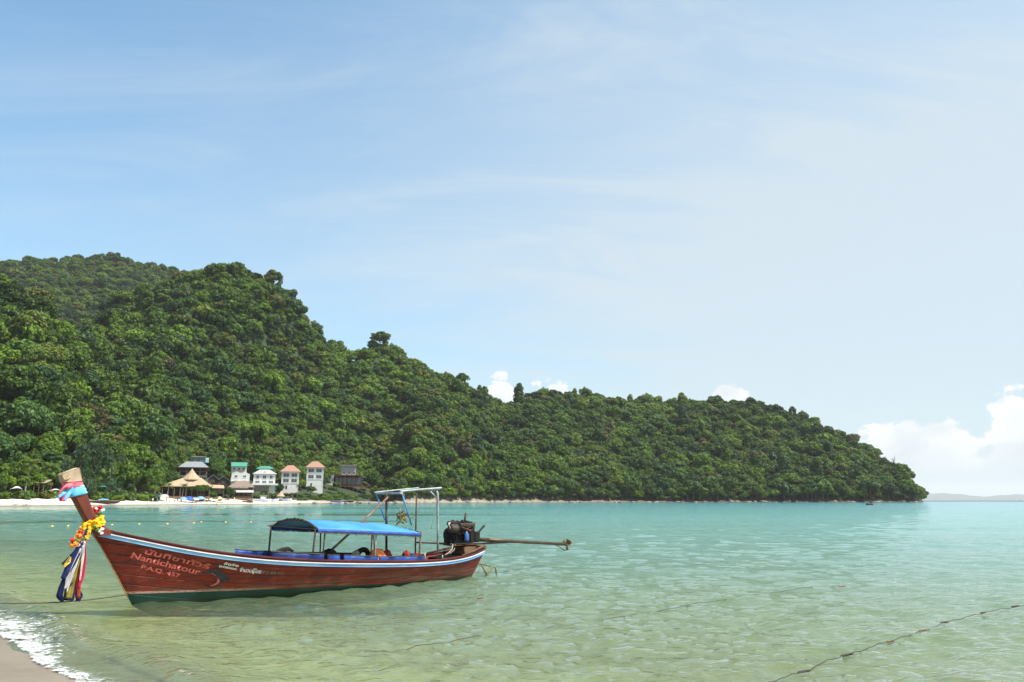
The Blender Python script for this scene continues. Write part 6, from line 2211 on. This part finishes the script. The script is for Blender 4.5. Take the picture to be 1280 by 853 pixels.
for u_, d_, r_, lab in ((97, 262, 7.0, 'tall dark casuarina tree behind the boat prow, broadest of its clump'), (112, 266, 7.6, 'tallest dark casuarina tree standing behind the teal awning'), (128, 264, 6.6, 'dark feathery casuarina tree just right of the tallest one'), (146, 270, 5.4, 'lower dark casuarina tree next to the brown box hut'), (80, 264, 5.0, 'small dark casuarina tree left of the prow cloth')):
    lone('needle0', u_, d_, r_, 'casuarina_tree', lab, 1.0)
lone('broad0', 312, 316, 7.6, 'tall_canopy_tree', 'tall tree with yellowish crown rising between the two green roofs', 1.2)
lone('broad1', 250, 251, 3.6, 'shade_tree', 'dark spreading tree in front of the thatched restaurant roof', 0.8)
lone('broad0', 261, 252, 3.4, 'shade_tree', 'low green tree between the thatched restaurant and the dark huts', 0.8)
lone('round1', 285, 257, 2.6, 'shade_tree', 'small bright tree at the left corner of the beach bar', 1.0)
lone('round2', 420, 294, 2.4, 'shade_tree', 'bright green tree beside the upper deck of the stilted hotel', 1.0)
lone('round0', 413, 288, 1.8, 'shade_tree', 'small dark tree growing through the lower hotel deck', 1.0)
lone('round3', 466, 300, 3.8, 'shade_tree', 'tall olive tree at the right end of the stilted hotel', 1.4)
lone('round1', 388, 281, 2.6, 'shade_tree', 'round dark tree in front of the terracotta roofed house', 0.9)
lone('round2', 405, 300, 3.0, 'shade_tree', 'small green tree between the white house and the grey hotel', 1.0)
lone('round0', 347, 280, 2.6, 'shade_tree', 'dark green tree between the villa and the orange roofed house', 1.2)
for u_, d_, s_, lab in ((208, 252, 0.62, 'little palm tree at the left corner of the thatched restaurant'), (227, 251, 0.62, 'little palm tree in front of the thatched restaurant eaves'), (30, 262, 1.1, 'palm tree among the trees at the left end of the beach'), (62, 266, 1.0, 'palm tree beside the reed shelter'), (192, 258, 0.8, 'palm tree behind the beach bushes near the restaurant'), (371, 270, 0.6, 'short palm tree below the orange roofed house'), (335, 262, 0.6, 'short palm tree behind the white boats')):
    lone('palm', u_, d_, s_, 'palm_tree', lab)
# skyline trees
for kd, u_, d_, r_, sq, lab in (('broad0', 469, 618, 10.5, 1.0, 'big spreading tree crowning the small peak on the ridge'), ('layered0', 441, 602, 5.5, 0.8, 'lone flat topped tree in the saddle of the ridge'), ('layered1', 576, 672, 8, 1.1, 'flat topped tree standing tall on the low ridge before the headland'), ('tall0', 599, 690, 5.5, 1.2, 'narrow dark tree at the foot of the ridge skyline'), ('layered0', 661, 750, 6, 0.9, 'flat topped tree at the left end of the headland skyline'), ('round2', 681, 765, 6, 1.1, 'round tree standing highest on the headland skyline'), ('broad1', 806, 822, 6.5, 1.0, 'broad tree proud of the headland skyline midway'), ('layered1', 1100, 812, 6.5, 0.9, 'flat topped tree leaning out near the headland tip')):
    lone(kd, u_, d_, r_, 'skyline_tree', lab, sq)
# bare snag near the tip
p, rz = spot(1126, 945)
t = empty('dead_tree', p, rz, 'bare dead tree sticking up near the tip of the headland', 'tree')
m_ = MB(); m_.tube([(0, 0, -2), (-1, 0, 8), (-2.5, 0, 16), (-4, 0, 23)], [0.9, 0.7, 0.5, 0.3], 7); m_.build('trunk', BARK, t, True)
for (z0, e_) in ((11, (5, 0, 14)), (14, (7, 1, 18)), (9, (6, -1, 8)), (18, (-6, 0, 22)), (20, (-2, 1, 26))):
    m_ = MB(); st_ = Vector((-0.12 * z0 + 0.2, 0, z0)); m_.tube([st_, (st_ + Vector(e_)) / 2 + Vector((0, 0, -0.6)), e_], [0.35, 0.25, 0.1], 5); m_.build('branch', BARK, t, True)
c_ = link('crown', KINDS['round1'][0], t); c_.scale = (2.6, 2.6, 2.2); c_.location = (0.5, 0, 9)

# bushes at the back of the beach and along the shore
n_b = 0
rr = random.Random(9)
def bush(u_, d_, r_, lab, grp):
    p, _ = spot(u_, d_)
    r_ *= 1.35
    t = empty('bush', p, rr.uniform(0, 6.28), lab, 'bush', grp)
    c_ = link('leaves', KINDS['shrub0'][0], t); c_.scale = (r_ * 1.2, r_, r_ * rr.uniform(0.8, 1.25)); c_.location.z = -0.1
    k_ = link('stem', KINDS['shrub0'][1], t); k_.scale = (r_, r_, r_)


for i in range(16):
    bush(118 + 74 * (i + rr.random()) / 16, 257 + rr.uniform(-4, 5), rr.uniform(1.7, 3.0), 'bright green bush at the back of the sand below the box huts', 'bushes below the box huts')
for i in range(9):
    bush(-5 + 85 * (i + rr.random()) / 9, 260 + rr.uniform(-1, 5), rr.uniform(1.4, 2.4), 'low green bush under the trees at the left end of the beach', 'bushes at the left end of the beach')
for i in range(15):
    bush(342 + 130 * (i + rr.random()) / 15, 270 + (i * 0.6) + rr.uniform(-2, 3), rr.uniform(0.9, 1.6), 'dark green bush on the slope below the white houses and hotel', 'bushes on the slope below the houses')
for i in range(8):
    bush(316 + 34 * (i + rr.random()) / 8, 266 + rr.uniform(-1, 6), rr.uniform(1.2, 2.0), 'green bush below the balcony of the white villa', 'bushes below the white villa')

def BL(u):
    for e_, a_ in ((288, 'behind the dark timber huts'), (314, 'beside the white gabled house'), (347, 'beside the white villa'), (377, 'beside the orange roofed tall house'), (406, 'beside the terracotta roofed house'), (500, 'among the stilts of the grey hotel')):
        if u < e_:
            return 'green bush growing ' + a_, 'bushes ' + a_


for i in range(46):
    uu_ = 262 + 200 * (i + rr.random()) / 46
    bush(uu_, rr.choice((272, 276, 281, 296, 312, 318)) + rr.uniform(-3, 3), rr.uniform(1.3, 2.3), *BL(uu_))
for i in range(12):
    bush(200 + 66 * (i + rr.random()) / 12, rr.choice((276, 284, 292)) + rr.uniform(-3, 3), rr.uniform(1.5, 2.4), 'green bush on the slope behind the thatched restaurant', 'bushes behind the restaurant')

for i in range(34):
    bush(368 + 118 * (i + rr.random()) / 34, rr.uniform(254, 274), rr.uniform(0.8, 1.5), 'low scrub bush on the bank between hotel stilts and shore rocks', 'scrub on the bank below the hotel')

# ------------------------------------------------------------------ buoys, floating lines
YBUOY = mat('yellow_buoy', (0.52, 0.38, 0.09), 0.5, 0.4)
OBUOY = mat('orange_float', (0.20, 0.11, 0.05), 0.6, 0.3, var=0.4, vscale=12)
DFLO = mat('dark_float', (0.035, 0.03, 0.028), 0.7, 0.3, var=0.4, vscale=12)
LINE = mat('wet_line', (0.055, 0.05, 0.045), 0.8, 0.2)


def buoy(u_, v_, r_, material, lab, grp):
    p = on_z(u_, v_)
    t = empty('mooring_buoy', p, 0, lab, 'buoy', grp)
    MB().lathe([(0.02, -r_ * 0.5), (r_ * 0.8, -r_ * 0.4), (r_, 0.0), (r_ * 0.9, r_ * 0.35), (r_ * 0.5, r_ * 0.6), (r_ * 0.1, r_ * 0.7)], 12).build('float', material, t, True)
    MB().lathe([(r_ * 0.14, r_ * 0.6), (r_ * 0.14, r_ * 0.95), (r_ * 0.04, r_ * 1.0)], 8).build('eye', LINE, t)


for (u_, v_) in ((65, 658.3), (85, 657.9), (140, 656.6), (174, 655.6), (209, 655.0), (242, 653.8), (251.5, 653.2), (282, 653.0), (313.5, 652.8)):
    buoy(u_, v_, 0.11, YBUOY, 'small yellow buoy in the row floating beyond the boat', 'yellow buoys')
p = on_z(1087, 631.6)
t = empty('mooring_float', p, 0.0, 'dark drum float alone on the water off the headland tip', 'float')
MB().lathe([(0.1, -1.3), (0.55, -1.25), (0.6, -0.9), (0.6, 0.9), (0.55, 1.25), (0.1, 1.3)], 12, (0, 0, 0.25), Matrix.Rotation(math.pi / 2, 3, 'Y')).build('drum', DFLO, t, True)
MB().box((0.7, 0, 0.9), (0.5, 0.3, 0.4)).build('top_mark', DFLO, t, bevel=0.05)


def floating_line(pts_px, lab, r_, dip=0.03, z0=0.03):
    P = [on_z(u, v, z0) for u, v in pts_px]
    org = P[0].copy(); org.z = 0
    m_ = MB(); q_ = []
    for i in range(len(P) - 1):
        for k in range(14):
            f = k / 14
            w_ = P[i].lerp(P[i + 1], f)
            w_.z += dip * math.sin(5.1 * (i * 14 + k) / 14) + dip * 0.5 * math.sin(13.7 * (i * 14 + k) / 14)
            q_.append(w_ - org)
    q_.append(P[-1] - org)
    m_.tube(q_, r_, 6)
    o = m_.build('floating_line', LINE, None, True, loc=org)
    return tag(o, lab, 'rope')


floating_line([(940, 862), (975, 848), (1005, 840), (1037.5, 824.5), (1057.5, 819.5), (1095, 806.5), (1112.5, 802), (1140, 793), (1154, 788.5), (1182.5, 778), (1215, 769.5), (1229, 766.5), (1270, 758.5), (1340, 744)], 'dark line with floats lying across the water away from the boat', 0.005, 0.008, 0.035)
floating_line([(752, 776), (830, 762), (908, 749.5), (1017, 734), (1053, 733)], 'thin faint line floating between the boat and the open bay', 0.005, 0.012, 0.012)
floating_line([(455, 816), (497, 813.5), (549, 803.5), (602, 795.5)], 'short pale line floating on the shallow water in front of the boat', 0.005, 0.012, 0.02)
for i, (u_, v_, L_, mt, lab) in enumerate(((1005, 839.5, 0.30, DFLO, 'dark cork float at the near end of the floating line'), (1059, 818.5, 0.34, DFLO, 'long dark float next along the floating line'), (1113, 801.5, 0.22, OBUOY, 'orange brown float on the floating line'), (1154, 788, 0.26, OBUOY, 'small brown float beyond the orange brown one'), (1181, 778, 0.30, DFLO, 'dark float far along the floating line'), (1229, 766, 0.24, DFLO, 'dark float near the far end of the floating line'), (1269, 758, 0.40, DFLO, 'long dark float at the far end of the floating line'), (1053, 733, 0.34, OBUOY, 'brown float at the end of the thin faint line'), (600, 747.5, 0.22, OBUOY, 'pale orange float just behind the boat stern'))):
    p = on_z(u_, v_, 0.03)
    o = MB().lathe([(0.006, -L_ * 0.35), (0.009, -L_ * 0.34), (0.014, -L_ * 0.2), (0.014, L_ * 0.2), (0.009, L_ * 0.34), (0.006, L_ * 0.35)], 10, (0, 0, 0), Matrix.Rotation(math.pi / 2, 3, 'Y')).build('line_float', mt, None, True, loc=p, rz=0.55)
    tag(o, lab, 'float')

# ------------------------------------------------------------------ foam of the little breaker on the sand
def mat_foam():
    m = bpy.data.materials.new('sea_foam')
    m.use_nodes = True
    w = NT(m.node_tree)
    b = w.n['Principled BSDF']
    pos = w.node('ShaderNodeNewGeometry').outputs['Position']
    b.inputs['Base Color'].default_value = (0.66, 0.68, 0.68, 1)
    b.inputs['Roughness'].default_value = 0.6
    al = w.node('ShaderNodeAttribute', attribute_name='cover').outputs['Fac']
    n = w.noise(pos, 11, 8, 0.8, 0.6)
    a = w.sstep(w.math('ADD', al, w.math('MULTIPLY', w.math('SUBTRACT', n, 0.5), 2.8)), 0.38, 0.72)
    w.put(b.inputs['Alpha'], a)
    bp = w.node('ShaderNodeBump'); bp.inputs['Strength'].default_value = 0.8; bp.inputs['Distance'].default_value = 0.02
    w.put(bp.inputs['Height'], w.noise(pos, 45, 4, 0.7)); w.l.new(bp.outputs[0], b.inputs['Normal'])
    return m


ns, nw = 620, 70
sl = np.linspace(-7.0, 8.5, ns)                     # along the waterline
wl = np.linspace(-0.55, 1.7, nw)                    # across it, seaward positive
SL, WL = np.meshgrid(sl, wl)
edge = 0.30 * (fbm(SL * 0.55 + 3, SL * 0 + 1.0, 4) - 0.5) * 2
Xf = P0.x + _nd.x * SL + NSEA.x * WL
Yf = P0.y + _nd.y * SL + NSEA.y * WL
lip = edge * 0.55 - 0.17
wid = 0.42 + 0.75 * np.clip(fbm(SL * 0.45 + 9, SL * 0 + 4.0, 3) - 0.3, 0, 1) * 1.6
g_ = (WL - lip) / wid
front = np.clip(g_ / 0.07, 0, 1) * np.clip((1.0 - g_) / 0.75, 0, 1)
lace = 0.36 * np.clip(1 - np.abs(WL - lip - 1.0) / 0.6, 0, 1) * (fbm(SL * 2.2, WL * 2.2, 3) > 0.52)
cov = np.clip(front * (0.2 + 0.8 * fbm(SL * 3.6, WL * 3.6, 4)) + lace * 0.7, 0, 1)
crest_f = 0.75 + 0.35 * (fbm(SL * 0.5, SL * 0 + 2.0, 3) - 0.5) * 2
wsurf = 0.075 * np.exp(-((WL - crest_f) / np.where(WL > crest_f, 0.5, 0.17)) ** 2)
Zf = np.maximum(ground(Xf.ravel(), Yf.ravel()).reshape(Xf.shape), wsurf) + 0.008 + 0.02 * front * (0.2 + fbm(SL * 7, WL * 7, 3))
idx = np.arange(ns * nw).reshape(nw, ns)
Ff = np.stack([idx[:-1, :-1], idx[:-1, 1:], idx[1:, 1:], idx[1:, :-1]], -1).reshape(-1, 4)
keepf = cov.ravel()[Ff].max(1) > 0.02
Vf = np.stack([Xf.ravel(), Yf.ravel(), Zf.ravel()], -1)
foam = link('foam', np_mesh('foam', Vf, Ff[keepf], [mat_foam()], True, {'cover': cov.ravel()}))
tag(foam, 'white foam of a small wave breaking on the near sand', 'foam', kind='stuff')

# ------------------------------------------------------------------ far hills over the horizon, and the air
m_ = MB()
rws = [[], [], []]
FD = 25000.0
FH = [(1100, 624.5), (1140, 619.5), (1160, 617.0), (1180, 616.6), (1200, 618.0), (1215, 619.6), (1228, 621.2), (1240, 620.0), (1262, 618.4), (1280, 618.0), (1310, 620.5), (1350, 625.6)]
for i in range(80):
    u_ = 1095 + 255 * i / 79
    v_ = np.interp(u_, [q[0] for q in FH], [q[1] for q in FH]) + 0.35 * math.sin(i * 0.9) + 0.2 * math.sin(i * 2.3)
    for k, (dd, vv) in enumerate(((FD - 1500, 626.5), (FD, v_), (FD + 1500, 628))):
        p, _ = spot(u_, dd, vv)
        if k != 1: p.z = -2
        rws[k].append(p)
m_.grid(rws)
o = m_.build('distant_hills', mat('far_forest', (0.05, 0.075, 0.045), 0.9, 0.1, var=0.4, vscale=0.004), None, True)
tag(o, kind='structure')

hz_m = bpy.data.materials.new('haze')
hz_m.use_nodes = True
w = NT(hz_m.node_tree)
w.n.remove(w.n['Principled BSDF'])
pv = w.node('ShaderNodeVolumePrincipled')
pv.inputs['Color'].default_value = (0.93, 0.965, 1.0, 1)
pv.inputs['Density'].default_value = HAZE
pv.inputs['Anisotropy'].default_value = 0.0
w.l.new(pv.outputs[0], w.n['Material Output'].inputs['Volume'])
o = MB().box((0, 2000, 290), (64000, 64000, 600)).build('haze', hz_m)
tag(o, kind='stuff')
